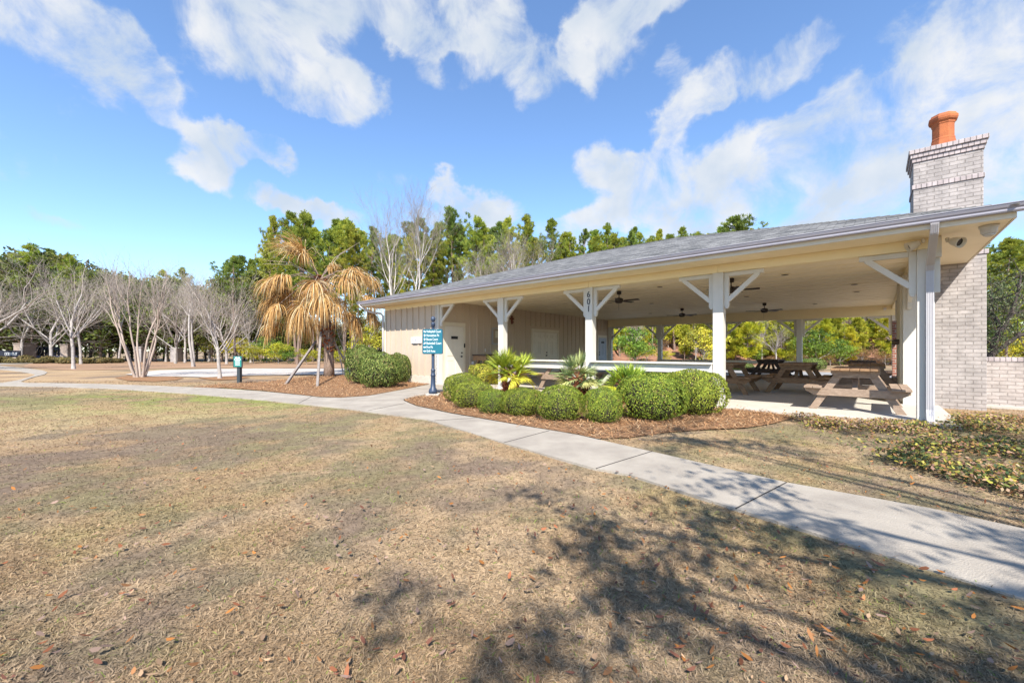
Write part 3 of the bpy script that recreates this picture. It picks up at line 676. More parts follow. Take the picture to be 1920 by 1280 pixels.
dc = empty('dome_camera', pl(.78, -.40, ZC - .001), 0, 'grey dome security camera under the right end of the soffit', 'security camera')
MB().lathe([(.075,-.13),(.09,-.11),(.095,-.045),(.1,-.04),(.11,-.035),(.11,0),(.08,0)], 22).build('housing', M['camgrey'], dc, smooth=True)
MB().lathe([(0,-.175),(.035,-.17),(.06,-.155),(.072,-.131)], 18).build('dome', M['camgrey'], dc, smooth=True)
bc = empty('bullet_camera', pl(-.22, BB - .30, 3.02), -TH, 'small white security camera on the back beam', 'security camera')
MB().box(-.05,-.02,-.05,.05,.04,.05).build('mount', M['plate'], bc, bevel=.006); MB().tube([(0,-.03,-.02),(0,-.16,-.05)], .035, 10).build('camera_body', M['plate'], bc)

# things on the inner wall
nb = empty('notice_board', pl(-AW + .02, 3.3, 1.52), -TH, 'grey framed notice board with a paper on the taupe wall', 'notice board')
f_ = MB(); f_.box(0,-.32,0,.05,-.26,.74); f_.box(0,.26,0,.05,.32,.74); f_.box(0,-.259,.68,.05,.259,.74); f_.box(0,-.259,0,.05,.259,.06); f_.build('frame', M['alu'], nb, bevel=.004)
MB().box(0,-.258,.061,.02,.258,.679).build('board_face', M['noticeglass'], nb); MB().box(.0205,-.10,.30,.024,.10,.60).build('notice_paper', M['paper'], nb)
orn = empty('wall_ornament', pl(-AW + .02, 4.31, 2.48), -TH, 'small rust brown ornament high on the taupe wall', 'wall ornament')
MB().box(0,-.05,0,.04,.05,.38).box(.002,-.14,.2,.035,-.0505,.28).box(.002,.0505,.2,.035,.14,.28).box(.041,-.03,.05,.12,.03,.1).build('ornament_body', M['brown'], orn, bevel=.012)
kp = empty('keypad', pl(-AW + .036, 1.37, 1.37), -TH, 'black keypad on the casing of the cream door', 'keypad'); MB().box(0,-.03,0,.02,.03,.17).build('keypad_body', M['black'], kp, bevel=.004)
for (y_, z_, lab) in ((2.56, 1.2, 'white outlet cover on the taupe wall above the timber table'), (1.85, .66, 'white outlet cover low on the taupe wall beside the cream door')):
    o_ = empty('outlet_cover', pl(-AW + .001, y_, z_), -TH, lab, 'outlet'); MB().box(0,-.05,0,.025,.05,.14).build('cover', M['plate'], o_, bevel=.004)
ws = empty('wall_sign', pl(-14.6, -.05, 1.55), -TH, 'small white sign plate on the front wall behind the teal sign', 'sign')
MB().box(-.2,-.02,0,.45,.03,.24).build('plate', M['plate'], ws, bevel=.004); MB().box(-.13,-.024,.07,-.08,-.0205,.18).box(-.03,-.024,.06,.015,-.0205,.18).box(.08,-.024,.07,.14,-.0205,.18).build('marks', M['alu'], ws)
MB().box(-.14,.031,-.06,-.06,.045,.0).build('bracket', M['alu'], ws)

# ------------------------------------------------------------------ picnic tables
def make_table(label, m='wood', top='wood'):
    """heavy timber table, length along local y, end frames with chamfered bearers"""
    t = empty('picnic_table', (0, 0, 0), 0, label, 'picnic table', 'timber picnic tables under the pavilion'); Lh = .92; TZ = .875; SZ = .50
    tp = MB()
    for i in range(5): x = -.385 + i * .1555; tp.box(x, -Lh, TZ - .045, x + .148, Lh, TZ)
    tp.build('table_top', M[top], t, bevel=.006)
    for s in (-1, 1):
        sb = MB()
        for i in range(2): x = s * .69 + (-.148 if i == 0 else .004); sb.box(x, -Lh, SZ - .045, x + .144, Lh, SZ)
        sb.build('seat', M[top if top != 'wood' else m], t, bevel=.006)
    for s in (-1, 1):
        y0 = s * .74
        def bearer(x0, z0, z1, ch_, yy): return [(-x0, yy, z1), (x0, yy, z1), (x0, yy, z1 - .06), (x0 - ch_, yy, z0), (-x0 + ch_, yy, z0), (-x0, yy, z1 - .06)]
        fr = MB(); fr.ext(bearer(.39, TZ - .19, TZ - .046, .13, y0 - .02), (0, .045, 0)); fr.ext(bearer(.83, SZ - .20, SZ - .046, .16, y0 - .02), (0, .045, 0))
        fr.build('end_frame', M[m], t, bevel=.005)
        for q in (-1, 1):
            lg = MB(); a, b_ = Vector((q * .22, y0 + .05, TZ - .05)), Vector((q * .70, y0 + .05, 0)); w_ = .075
            lg.ext([(a.x - w_, a.y - .0225, a.z), (a.x + w_, a.y - .0225, a.z), (b_.x + w_, b_.y - .0225, 0), (b_.x - w_, b_.y - .0225, 0)], (0, .045, 0)); lg.build('leg', M[m], t, bevel=.005)
    br = MB(); br.bar((0, -.70, .42), (0, -.15, TZ - .06), .09, .04, (0, 0, 1)); br.bar((0, .70, .42), (0, .15, TZ - .06), .09, .04, (0, 0, 1)); br.build('brace', M[m], t, bevel=.004)
    return t
t0 = make_table('weathered timber picnic table beside the corner post, nearest to the lawn', 'wood_grey', 'wood')
t0.location = pl(-.86, 1.55, 0); t0.rotation_euler.z = -TH
tb = make_table('brown timber picnic table right of the fourth post, in the middle of the slab')
tb.location = pl(-2.28, 5.0, 0); tb.rotation_euler.z = -TH
td = make_table('dark stained picnic table at the back, left of the brown table', 'wood_dark', 'wood_dark')
td.location = pl(-3.9, 10.6, 0); td.rotation_euler.z = -TH
for (a, b_, src, lab) in [(3.98, 3.7, tb, 'brown picnic table half hidden behind the fourth post'), (.72, 5.6, t0, 'weathered picnic table behind the nearest table, by the fireplace'),
                          (8.35, 1.75, t0, 'weathered picnic table behind the counter between the fan palms'), (5.7, 2.8, td, 'dark picnic table behind the counter, above the largest round bushes'), (.9, 10.4, td, 'dark picnic table at the back right corner')]:
    copy_thing(src, pl(-a, b_, 0), -TH, None, lab)
sv = empty('serving_table', pl(-12.6, 2.4, 0), -TH, 'tall timber serving table standing against the taupe wall', 'table')
MB().box(-.4,-.75,1.04,.4,.75,1.10).build('table_top', M['wood_dark'], sv, bevel=.006); MB().box(-.38,-.73,.86,.38,-.68,1.039).box(-.38,.68,.86,.38,.73,1.039).build('apron', M['wood'], sv, bevel=.005)
for sx in (-1, 1):
    for sy in (-1, 1): MB().bar((sx * .12, sy * .64, .95), (sx * .38, sy * .64, 0), .06, .13, (0, 1, 0)).build('leg', M['wood'], sv, bevel=.005)

# ------------------------------------------------------------------ signs
def sign_teal():
    p = G(812, 742); t = empty('direction_sign', p, R(2), 'teal direction sign with white lettering on a navy post with ball finial', 'sign')
    D = p.y; k = D / F
    MB().box(-.19,-.19,-.02,.19,.19,.07).build('footing', M['slab'], t, bevel=.01)
    pr = [(.125,.07),(.125,.16),(.11,.18),(.11,.20),(.075,.24),(.062,.55),(.07,.58),(.078,.60),(.062,.62),(.058,.72),(.07,.74),(.058,.76),(.046,.80),(.044,1.95),(.044,2.0),(.058,2.01),(.058,2.09),(.052,2.115),(.028,2.12),(.028,2.135),(.05,2.155),(.064,2.19),(.068,2.215),(.064,2.24),(.05,2.272),(.025,2.29)]
    MB().lathe(pr, 16).build('pole', M['navy'], t, smooth=True)
    W_, Ht, zc = .585, .72, 1.565
    pan = MB(); r = .05; pts = []
    for cx, cz, a0 in ((W_/2 - r, Ht/2 - r, 0), (-W_/2 + r, Ht/2 - r, 90), (-W_/2 + r, -Ht/2 + r, 180), (W_/2 - r, -Ht/2 + r, 270)):
        for j in range(5): a = R(a0 + j * 22.5); pts.append((cx + r * math.cos(a), -.085, zc + cz + r * math.sin(a)))
    pan.ext(pts, (0, .03, 0)); po = pan.build('sign_panel', M['navy'], t)
    pts2 = [(x * .955, -.089, zc + (z - zc) * .965) for x, _, z in pts]
    MB().ext(pts2, (0, .003, 0)).build('panel_face', M['teal'], po)
    rows = [('Volleyball Court', 135), ('Horseshoe Pit', 90), ('Bocce Court', 90), ('Basketball Court', 45), ('Fire Pit', 0), ('Grill Area', 0)]
    for i, (s, ang) in enumerate(rows):
        z = zc + .285 - i * .112
        me = text_mesh(s, .078, .001, 'LEFT'); o = link('lettering', me, M['white_letter'], po); o.rotation_euler = (R(90), 0, 0); o.location = (-.175, -.0905, z); o.scale = (.80, 1.25, 1)
        a = MB(); c, s_ = math.cos(R(ang)), math.sin(R(ang))
        ap = [(-.035,-.010),(.0,-.010),(.0,-.028),(.038,0),(.0,.028),(.0,.010),(-.035,.010)]
        a.ext([(x * c - y * s_ - .225, -.0895, z + x * s_ + y * c) for x, y in ap][::-1], (0, -.002, 0)); a.build('arrow', M['white_letter'], po)
sign_teal()
def sign_small():
    p = G(449, 718); t = empty('rules_sign', p, R(-6), 'small green rules sign on a short dark square post', 'sign')
    MB().box(-.065,-.065,-.05,.065,.065,1.0).build('pole', M['dark_post'], t, bevel=.008)
    b_ = MB().box(-.20,-.10,.64,.20,-.066,1.10).build('sign_panel', M['dark_post'], t, bevel=.006); MB().box(-.165,-.105,.665,.165,-.1005,1.075).build('panel_face', M['green_sign'], b_)
    l = MB()
    for i, wds in enumerate([(.10,.09),(.05,.13,.06),(.2,),(.08,.1),(.12,.05)]):
        tot = sum(wds) + .018 * (len(wds) - 1); x = -tot / 2; z = 1.03 - i * .072
        for w_ in wds: l.box(x, -.1085, z - .016, x + w_, -.1055, z + .016); x += w_ + .018
    l.build('lettering', M['white_letter'], b_)
sign_small()

# ------------------------------------------------------------------ garden wall on the right
gw = empty('garden_wall', pl(1.275, CB + 1.2, GZ), -TH, 'low whitewashed brick garden wall running right from the chimney', 'wall')
MB().box(0, 0, -.1, 12, .22, 1.05).build('brickwork', M['gardenbrick'], gw, bevel=.008); MB().box(0.001, -.012, 1.0505, 12, .232, 1.15).build('coping', M['soldier'], gw, bevel=.008)
MB().box(-1.1, -.42, -.1, 12, -.3, .06).build('footing', M['slab'], gw, bevel=.01)

# ------------------------------------------------------------------ plants
def leaves(C, Nn, size, col, jit=.5, aspect=.5, colj=.25, up=0):
    """quads with centres C, normals about Nn; col (n,3)"""
    n = len(C); Nn = Nn + rng.normal(0, jit, (n, 3)); Nn /= np.linalg.norm(Nn, axis=1)[:, None] + 1e-9
    r = rng.normal(0, 1, (n, 3)); T = np.cross(Nn, r); T /= np.linalg.norm(T, axis=1)[:, None] + 1e-9; B = np.cross(Nn, T)
    s = size * rng.uniform(.7, 1.3, (n, 1)); T = T * s; B = B * s * aspect
    Vx = np.stack([C - T, C + B * .9 - T * .1, C + T, C - B * .9 - T * .1], 1).reshape(-1, 3)
    Fx = np.arange(4 * n).reshape(n, 4); cc = np.clip(col * (1 + rng.uniform(-colj, colj, (n, 1))) * (1 + rng.uniform(-.08, .08, (n, 3))), .004, .9)
    return Vx, Fx, cc
def rdirs(n):
    v = rng.normal(0, 1, (n, 3)); return v / np.linalg.norm(v, axis=1)[:, None]

def make_bush(label, group, n=15000, colA=(.22, .275, .03), colB=(.085, .125, .02), size=.022, rough=.05, tip=(.36, .39, .05), cat='bush'):
    """clipped round shrub of unit half-size 1 x 1, height 1 above ground"""
    t = empty('round_bush', (0, 0, 0), 0, label, cat, group); d = rdirs(n); flip = rng.random(n) < .45; d[:, 2] = np.where(flip, np.abs(d[:, 2]), d[:, 2])
    lump = 1 + rough * np.sin(d[:, 0] * 7 + 1) * np.sin(d[:, 1] * 6 + 2) + rough * (fbm(d[:, 0] * 4 + 9, d[:, 1] * 4 + d[:, 2] * 3) - .5) * 2
    rr = lump * (1 - np.abs(rng.normal(0, .032, n)))
    sq = np.sign(d) * np.abs(d) ** .82
    C = np.stack([sq[:, 0] * rr, sq[:, 1] * rr, np.maximum(.42 + sq[:, 2] * rr * np.where(sq[:, 2] > 0, .58, .40), .015)], -1)
    kp = (C[:, 2] > .36) | (rng.random(n) < .5 + C[:, 2]) ; C, d = C[kp], d[kp]; n = len(C)
    mixv = np.clip(fbm(d[:, 0] * 6 + 3, d[:, 1] * 6 + d[:, 2] * 5) * 1.6 - .3, 0, 1)[:, None]
    col = np.array(colB) + (np.array(colA) - np.array(colB)) * mixv
    tp = rng.random((n, 1)) < .18; col = np.where(tp, np.array(tip), col)
    br = (fbm(d[:, 0] * 3 + 30, d[:, 1] * 3 + d[:, 2] * 3 + 7) * .7 + rng.random(n) * .45 > .86)[:, None]; col = np.where(br, np.array([.24, .17, .07]), col)
    Vx, Fx, cc = leaves(C, d * 1.0, size / 1.0, col, .55, .6)
    link('foliage', np_mesh('foliage', Vx, Fx, cc), M['leaf'], t)
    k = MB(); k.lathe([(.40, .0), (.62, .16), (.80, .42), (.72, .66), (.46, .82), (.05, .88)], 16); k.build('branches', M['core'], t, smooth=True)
    return t
def place_bush(src, first, xl, xr, yb, yt, lab, squash=None, hz=None, dshift=0):
    D0 = F * (H - GZ) / (yb - Y0); rx = (xr - xl) / 2 / F * D0; D = D0 + rx * .75; rx = (xr - xl) / 2 / F * D; hh = (yb - yt) / F * (D0 + rx * .55)
    p = at((xl + xr) / 2, D, GZ); ry = squash or rx
    if first: o = src; o.location = p; o.scale = (rx, ry, hh); o['label'] = lab; o.rotation_euler.z = 0
    else: o = copy_thing(src, p, rng.uniform(0, 6.28), (rx, ry, hh), lab)
    return o
gA = 'clipped round bushes in the bed before the pavilion'
bA = make_bush('x', gA); bB = make_bush('x', gA, rough=.06, colA=(.235, .28, .033), colB=(.09, .125, .02)); bE = make_bush('x', gA, rough=.07, colA=(.205, .265, .03), colB=(.07, .11, .02))
row = [(832,905,757,702,'clipped round bush at the left end of the row, nearest the signpost'),(848,927,768,717,'clipped round bush second in the row, overlapping the one by the signpost'),
       (896,952,779,732,'small clipped bush third in the row, before the double fan palm'),(941,1019,784,731,'clipped bush fourth in the row, below the double fan palm'),
       (1006,1096,793,727,'wide clipped ball bush fifth in the row, before the 601 post'),(1093,1166,797,731,'narrow clipped ball bush just right of the 601 post'),
       (1157,1284,794,706,'largest clipped bush, front one of the big pair'),(1238,1358,783,699,'large clipped bush against the fourth post, behind the largest')]
for i, (a, b_, c, d, lab) in enumerate(row): place_bush((bA, bB, bE)[i % 3], i < 3, a, b_, c, d, lab)
gB = 'darker shrubs by the pavilion front wall'
bC = make_bush('x', gB, 12000, (.16, .21, .045), (.05, .08, .02), .032, .10, (.30, .33, .09))
for i, (a, b_, c, d, lab) in enumerate([(676,752,729,664,'glossy green shrub in front of the left end of the wall'),(651,712,721,650,'taller dark green shrub left of the glossy shrub, by the palm'),(722,769,719,664,'olive tinged shrub tucked behind the glossy shrub, touching the wall')]):
    place_bush(bC, i == 0, a, b_, c, d, lab)
bD = make_bush('x', None, 6000, (.36, .36, .04), (.12, .15, .03), .035, .14, (.50, .46, .06)); place_bush(bD, True, 879, 952, 724, 682, 'yellow green shrub behind the row of round bushes, near the cream door')

# --- strips for palm leaflets
def strips(P0, D0, L, wd, droop, nseg, col, stiff=1.0, taper=True):
    """n leaflets; starting points P0, directions D0, gravity bends them"""
    n = len(P0); P_ = P0.copy(); D = D0 / np.linalg.norm(D0, axis=1)[:, None]; g = np.array([0, 0, -1.0]); pts = [P_.copy()]; st = (L / nseg)[:, None]
    dirs = [D.copy()]
    for i in range(nseg):
        D = D + g * (droop[:, None] / nseg) * (i + .5) / nseg * 2; D /= np.linalg.norm(D, axis=1)[:, None]; P_ = P_ + D * st; pts.append(P_.copy()); dirs.append(D.copy())
    side = np.cross(D0, rng.normal(0, .35, (n, 3)) + np.array([0, 0, 1.0])); side /= np.linalg.norm(side, axis=1)[:, None] + 1e-9
    Vx = []; 
    for i, p in enumerate(pts):
        f = i / nseg; w = wd * (1 - f ** 2.2 * .93) * min(1, .35 + f * 4); Vx += [p - side * w[:, None], p + side * w[:, None]]
    m = len(pts); Vx = np.stack(Vx, 1).reshape(-1, 3); base = np.arange(n)[:, None] * 2 * m; Fx = []
    for i in range(m - 1): Fx.append(np.concatenate([base + 2 * i, base + 2 * i + 1, base + 2 * i + 3, base + 2 * i + 2], 1))
    Fx = np.stack(Fx, 1).reshape(-1, 4); cc = np.repeat(col, m - 1, axis=0)
    return Vx, Fx, cc
def merge(parts):
    Vs, Fs, Cs = [], [], []; o = 0
    for v, f, c in parts: Vs.append(v); Fs.append(f + o); Cs.append(c); o += len(v)
    return np.concatenate(Vs), np.concatenate(Fs), np.concatenate(Cs)

def dead_palm():
    p = G(617, 706); D = p.y; k = D / F
    t = empty('dead_palm', p, 0, 'dead cabbage palm with hanging golden brown fronds, propped by timber braces', 'palm tree')
    def L3(x, y, dep=0.0): return Vector(((x - 617) * k, dep, hgt(y, D) - GZ))
    top = L3(601, 520); tr = MB(); pts = [Vector((0, 0, -.1)), L3(617, 680), L3(616, 650), L3(613, 620), L3(607, 570), top]
    tr.tube(pts, [.27, .235, .225, .25, .24, .16], 16); tr.build('trunk', M['palm_trunk'], t, smooth=True)
    bo = MB()                                                       # stubs of old leaf bases
    for i in range(150):
        f = rng.uniform(.25, 1); z = f * top.z; j = min(int(f * 5), 4); a = rng.uniform(0, 6.28)
        cx = np.interp(z, [q.z for q in pts], [q.x for q in pts]); r0 = .22; d = Vector((math.cos(a), math.sin(a), .55)).normalized(); c = Vector((cx, 0, z)) + Vector((math.cos(a), math.sin(a), 0)) * r0
        bo.bar(c, c + d * rng.uniform(.10, .26), .09, .03, (0, 0, 1))
    bo.build('leaf_bases', M['boots'], t)['kind'] = 'stuff'
    # fronds: (tip x, tip y of the petiole in the photo, depth, leaf length, droop)
    fr = [(548,470,.2,1.9,1.3),(575,476,-.5,1.8,1.6),(520,528,-.2,1.75,2.4),(548,525,-.9,1.6,3.0),(508,560,.4,1.8,2.8),(528,545,.3,1.7,2.9),(540,580,-1.1,1.6,3.4),(520,610,-.4,1.35,3.4),
          (610,538,-1.2,1.7,3.4),(590,580,-1.35,1.9,3.6),(575,590,-.9,1.7,3.6),(625,560,-1.3,1.8,3.6),(645,570,-.9,1.6,3.3),(672,515,-.5,1.5,2.7),(690,522,.3,1.5,2.8),(665,530,-1.0,1.6,3.2),(697,560,-.2,1.3,3),(690,585,.5,1.4,3.4),
          (622,497,.2,.8,2.5),(560,600,1.0,1.6,3.4),(640,590,1.1,1.7,3.4),(600,560,1.3,1.7,3.2),(665,600,.2,1.3,3.6),(650,500,.9,1.4,2.5),(555,545,1.1,1.5,3)]
    hub = top + Vector((0, 0, -.1))
    for (x, y, dep, Ln, dr) in fr:
        tip = L3(x, y, dep); mid = (hub + tip) / 2 + Vector((0, 0, .25)); out = (tip - mid).normalized()
        pm = MB(); pm.tube([hub, mid, tip], [.035, .022, .014], 5); fo = pm.build('frond', M['palm_trunk'], t)
        n = 150; a = np.linspace(-1.9, 1.9, n) + rng.normal(0, .06, n); o_ = np.array(out); sd = np.cross(o_, [0, 0, 1.0]); sd /= np.linalg.norm(sd) + 1e-9; upv = np.cross(sd, o_)
        D0 = np.cos(a)[:, None] * o_ + np.sin(a)[:, None] * sd + (rng.normal(.10, .22, (n, 1))) * upv
        P0 = np.array(tip) + rng.normal(0, .03, (n, 3)) - np.outer(rng.uniform(0, .25, n), o_)
        base = np.array([[.56, .34, .125]]) + (np.array([[.30, .155, .06]]) - np.array([[.56, .34, .125]])) * np.clip(rng.normal(.32, .3, (n, 1)), 0, 1)
        pale = rng.random((n, 1)) < .22; base = np.where(pale, np.array([[.60, .50, .30]]), base)
        v_, f_, c_ = strips(P0, D0, Ln * rng.uniform(.65, 1.18, n) * (1 - .12 * np.abs(a)), np.full(n, .017), dr * rng.uniform(.7, 1.3, n), 7, base)
        link('leaflets', np_mesh('leaflets', v_, f_, c_), M['dead'], fo)
    st = MB()                                                       # bare flower stalks
    for (x, y, d_) in ((485,485,.3),(672,452,.2),(660,470,-.3),(480,490,.6)):
        e = L3(x, y, d_); mid = (hub + e) / 2 + Vector((0, 0, .35)); st.tube([hub, mid, e], [.02, .014, .005], 5)
    st.build('flower_stalk', M['bark_tan'], t)
    for (x, y, up, lab) in ((534, 721, L3(594, 640, -.1), 'leaning grey timber brace on the left of the dead palm'), (595, 725, L3(606, 622, -.25), 'leaning grey timber brace at the front of the dead palm'), (655, 689, L3(622, 640, .2), 'leaning grey timber brace at the right rear of the dead palm')):
        g = G(x, y); b_ = MB(); q = up + p - g; b_.bar(Vector((0, 0, -.05)), q, .09, .09, (1, 0, 0)); e = empty('timber_brace', g, 0, lab, 'brace', 'timber braces of the dead palm'); b_.build('timber', M['brace'], e, bevel=.006)
dead_palm()

def fan_palm(base, heads, lab, colA, colB):
    t = empty('fan_palm', base, 0, lab, 'palm', 'small fan palms in the bed before the pavilion')
    for (off, hz, nf, Rr) in heads:
        c = Vector(off) + Vector((0, 0, hz)); tm = MB(); tm.tube([Vector((off[0] * .5, off[1] * .5, -.05)), Vector((off[0] * .85, off[1] * .85, hz * .5)), c], [.10, .085, .07], 10)
        for i in range(60):
            z = rng.uniform(.05, 1); a = rng.uniform(0, 6.28); q = Vector((off[0] * (.5 + .5 * z), off[1] * (.5 + .5 * z), hz * z)); d = Vector((math.cos(a), math.sin(a), .8)).normalized()
            tm.bar(q + Vector((math.cos(a), math.sin(a), 0)) * .06, q + Vector((math.cos(a), math.sin(a), 0)) * .07 + d * .10, .035, .012)
        tr = tm.build('trunk', M['boots'], t)
        parts = []; pm = MB()
        for i in range(nf):
            el = rng.uniform(-.35, 1.45); az = rng.uniform(0, 6.28); o_ = np.array([math.cos(az) * math.cos(el), math.sin(az) * math.cos(el), math.sin(el)])
            tip = np.array(c) + o_ * Rr * rng.uniform(.35, .55); pm.tube([c, Vector(tip)], [.009, .006], 4, False)
            n = 22; a = np.linspace(-1.25, 1.25, n); sd = np.cross(o_, [0, 0, 1.0]); sd /= np.linalg.norm(sd) + 1e-9; upv = np.cross(sd, o_)
            tw = rng.normal(0, .5); sd2 = sd * math.cos(tw) + upv * math.sin(tw)
            D0 = np.cos(a)[:, None] * o_ + np.sin(a)[:, None] * sd2 + rng.normal(.05, .05, (n, 1)) * upv
            f = rng.random(); old = el < .05
            b_ = np.array(colB) + (np.array(colA) - np.array(colB)) * np.clip(f * .6 + (.45 if old else 0), 0, 1); col = np.tile(b_, (n, 1)) * rng.uniform(.8, 1.2, (n, 1))
            parts.append(strips(np.tile(tip, (n, 1)), D0, Rr * .58 * rng.uniform(.8, 1.05, n), np.full(n, .015), np.full(n, .18 if not old else .5), 3, col))
        fo = link('fronds', np_mesh('fronds', *merge(parts)), M['leaf'], t); pm.build('petioles', M['boots'], t)
    return t
def bedpt(x, b_):      # on the bed, b metres before the slab front
    r = Vector(((x - 960) / F, 1, 0)); t_ = (b_ + O.dot(V)) / r.dot(V); q = r * t_; q.z = GZ; return q
q = bedpt(957, -1.15); fan_palm(q, [((-.18, 0, 0), .62, 26, .80), ((.20, .05, 0), .60, 22, .72)], 'yellow green fan palm with two shaggy trunks behind the bushes', (.70, .64, .07), (.24, .34, .05))
q = bedpt(1082, -.9); fan_palm(q, [((.0, 0, 0), .58, 22, .72), ((-.14, .1, 0), .35, 12, .6), ((.30, .1, 0), .40, 12, .5)], 'grey green fan palm standing by the 601 post', (.60, .60, .22), (.24, .34, .16))
q = bedpt(1176, -.75); fan_palm(q, [((0, 0, 0), .42, 26, .66)], 'low yellow green fan palm above the largest bushes, before the counter', (.66, .64, .08), (.22, .34, .05))

# --- bare trees
class Segs:
    def __init__(s): s.a = []; s.b = []; s.r = []; s.q = []
    def add(s, a, b, r, q): s.a.append(a); s.b.append(b); s.r.append(r); s.q.append(q)
    def mesh(s, name, n=5): return segs_mesh(name, np.array(s.a), np.array(s.b), np.array(s.r), np.array(s.q), n)
def grow(big, fine, p, d, L, r, lev, up, spread, rr, nch, cut):
    n = 4 if lev < 3 else 3; st = L / n; tips = []
    for i in range(n):
        d = d + rr.normal(0, .10 + .03 * lev, 3) + np.array([0, 0, up]); d = d / np.linalg.norm(d); q = p + d * st; r1 = r * (.90 if lev < 2 else .82)
        (big if lev < 2 else fine).add(p, q, r, r1); p, r = q, r1
        if lev < cut and (i >= 1 or lev > 0):
            for _ in range(nch[min(lev, len(nch) - 1)]):
                if rr.random() < (.78 if lev < 2 else .48):
                    a = rr.normal(0, 1, 3); a -= d * a.dot(d); a /= np.linalg.norm(a) + 1e-9; an = spread * rr.uniform(.7, 1.25)
                    grow(big, fine, p, d * math.cos(an) + a * math.sin(an), L * rr.uniform(.5, .72), max(r * .52, .0034), lev + 1, up, spread, rr, nch, cut)
    if lev < cut: grow(big, fine, p, d, L * .6, max(r * .85, .0034), lev + 1, up, spread, rr, nch, cut)
def bare_tree(name, lab, group, h, seed, m, tw, stems=1, clear=.25, spread=.62, up=.10, r0=None, cut=4, nch=(2, 2, 2, 2), lean=.3, mean=.55):
    """unit-built at height about h"""
    rr = np.random.default_rng(seed); big, fine = Segs(), Segs(); t = empty(name, (0, 0, 0), 0, lab, 'tree', group)
    for s in range(stems):
        a = 6.283 * s / max(stems, 1) + rr.uniform(0, 1); r = r0 or h * .0135; p = np.array([0, 0, -.15]) + (0 if stems == 1 else 1) * np.array([math.cos(a), math.sin(a), 0]) * h * .022
        d = np.array([math.cos(a) * lean, math.sin(a) * lean, 1.0]) if stems > 1 else np.array([rr.normal(0, .03), rr.normal(0, .03), 1.0]); d /= np.linalg.norm(d)
        n = 5; flare = 1.35
        for i in range(n):
            q = p + d * (h * clear / n); r1 = r * .95; big.add(p, q, r * (flare if i == 0 else 1), r1); p, r = q, r1; d = d + rr.normal(0, .035, 3); d /= np.linalg.norm(d)
        if stems == 1:
            nb = 5
            for j in range(nb):
                a2 = 6.283 * j / nb + rr.uniform(-.4, .4); an = spread * rr.uniform(.75, 1.35); v_ = np.array([math.cos(a2) * math.sin(an), math.sin(a2) * math.sin(an), math.cos(an)])
                grow(big, fine, p + d * rr.uniform(-.06, .05) * h, v_, h * rr.uniform(.26, .36), r * .5, 1, up, spread, rr, nch, cut)
        grow(big, fine, p, d, h * .36, r * .85, 0 if stems > 1 else 1, up, spread, rr, nch, cut)
    link('trunk', big.mesh('trunk', 8), M[m], t); link('twigs', fine.mesh('twigs', 3), M[tw], t)
    return t
gT = 'bare winter trees across the lawn'
bt1 = bare_tree('bare_tree', 'x', gT, 8.0, 11, 'bark_grey', 'twig', clear=.33, spread=.52, up=.13)
bt2 = bare_tree('bare_tree', 'x', gT, 8.0, 23, 'bark_grey', 'twig', clear=.28, spread=.48, up=.12)
bt3 = bare_tree('bare_tree', 'x', gT, 8.0, 37, 'bark_grey', 'twig', clear=.36, spread=.62, up=.10)
bt4 = bare_tree('bare_tree', 'x', gT, 8.0, 51, 'bark_grey', 'twig', clear=.18, spread=.78, up=.05)
bt5 = bare_tree('bare_tree', 'x', gT, 8.0, 58, 'bark_grey', 'twig', stems=2, clear=.30, spread=.5, up=.11, lean=.12)
used = set()
def put_tree(src, x, y, ytop, lab, hbase=8.0, rz=None, group=None, wide=1.0):
    D = F * (H - GZ) / (y - Y0); hh = (hgt(ytop, D) - GZ) / max(v.co.z for c in src.children for v in c.data.vertices) * 1.0; p = at(x, D, GZ); rz = rng.uniform(0, 6.28) if rz is None else rz
    if id(src) not in used and src.get('label') == 'x':
        used.add(id(src)); src.location = p; src.scale = (hh * wide, hh * wide, hh); src.rotation_euler.z = rz; src['label'] = lab; return src
    return copy_thing(src, p, rz, (hh * wide, hh * wide, hh), lab, group)
bare = [(bt1,138,692,462,'tallest bare grey tree on the left lawn, its trunk base ringed by red straw',1.0),(bt4,96,680,480,'bare grey tree left of the tallest, by the low tan shrubs',1.0),(bt3,152,682.5,505,'slim bare tree just behind the tallest bare tree',1.0),
        (bt5,222,678.5,515,'bare grey trunk right of the yellow green hedge',1.0),(bt4,329,681.5,505,'thin bare tree in front of the pale utility cabinet',.9),(bt3,347,680,515,'slender bare tree just right of the pale cabinet',1.0),
        (bt5,364,687.5,500,'pale forked bare tree left of the sand court',1.1),(bt2,412,709.5,492,'bare tree beside the rules sign, on its own straw ring',1.15),(bt4,425,682.5,520,'bare grey tree behind the rules sign tree',1.0),(bt3,311,678,530,'far bare grey trunk between the crape myrtle and the cabinet',1.0),
        (bt1,392,677.5,525,'far bare tree in the middle of the left lawn',1.1),(bt4,-60,693,440,'wide bare tree at the left edge, only branches in view',1.5),(bt2,40,679,500,'bare tree behind the dark board sign',1.2),(bt5,190,676.5,515,'far bare tree above the yellow green hedge',1.2),(bt2,470,680,540,'far bare tree right of the rules sign',1.1),
        (bt3,265,676.5,520,'far bare tree behind the many stemmed crape myrtle',1.2),(bt1,-20,681,500,'bare tree left of the dark board sign',1.2),(bt3,445,677,545,'slender far bare tree above the yellow shrubs',1.2)]
for (s, x, y, yt, lab, wd) in bare: put_tree(s, x, y, yt, lab, 9.0, wide=wd)
crape = bare_tree('crape_myrtle', 'x', None, 6.0, 5, 'bark_tan', 'twig', stems=7, clear=.24, spread=.42, up=.12, r0=.062, lean=.27, cut=3)
put_tree(crape, 262, 707.5, 462, 'many stemmed bare crape myrtle with smooth tan trunks on the lawn', 7.2)
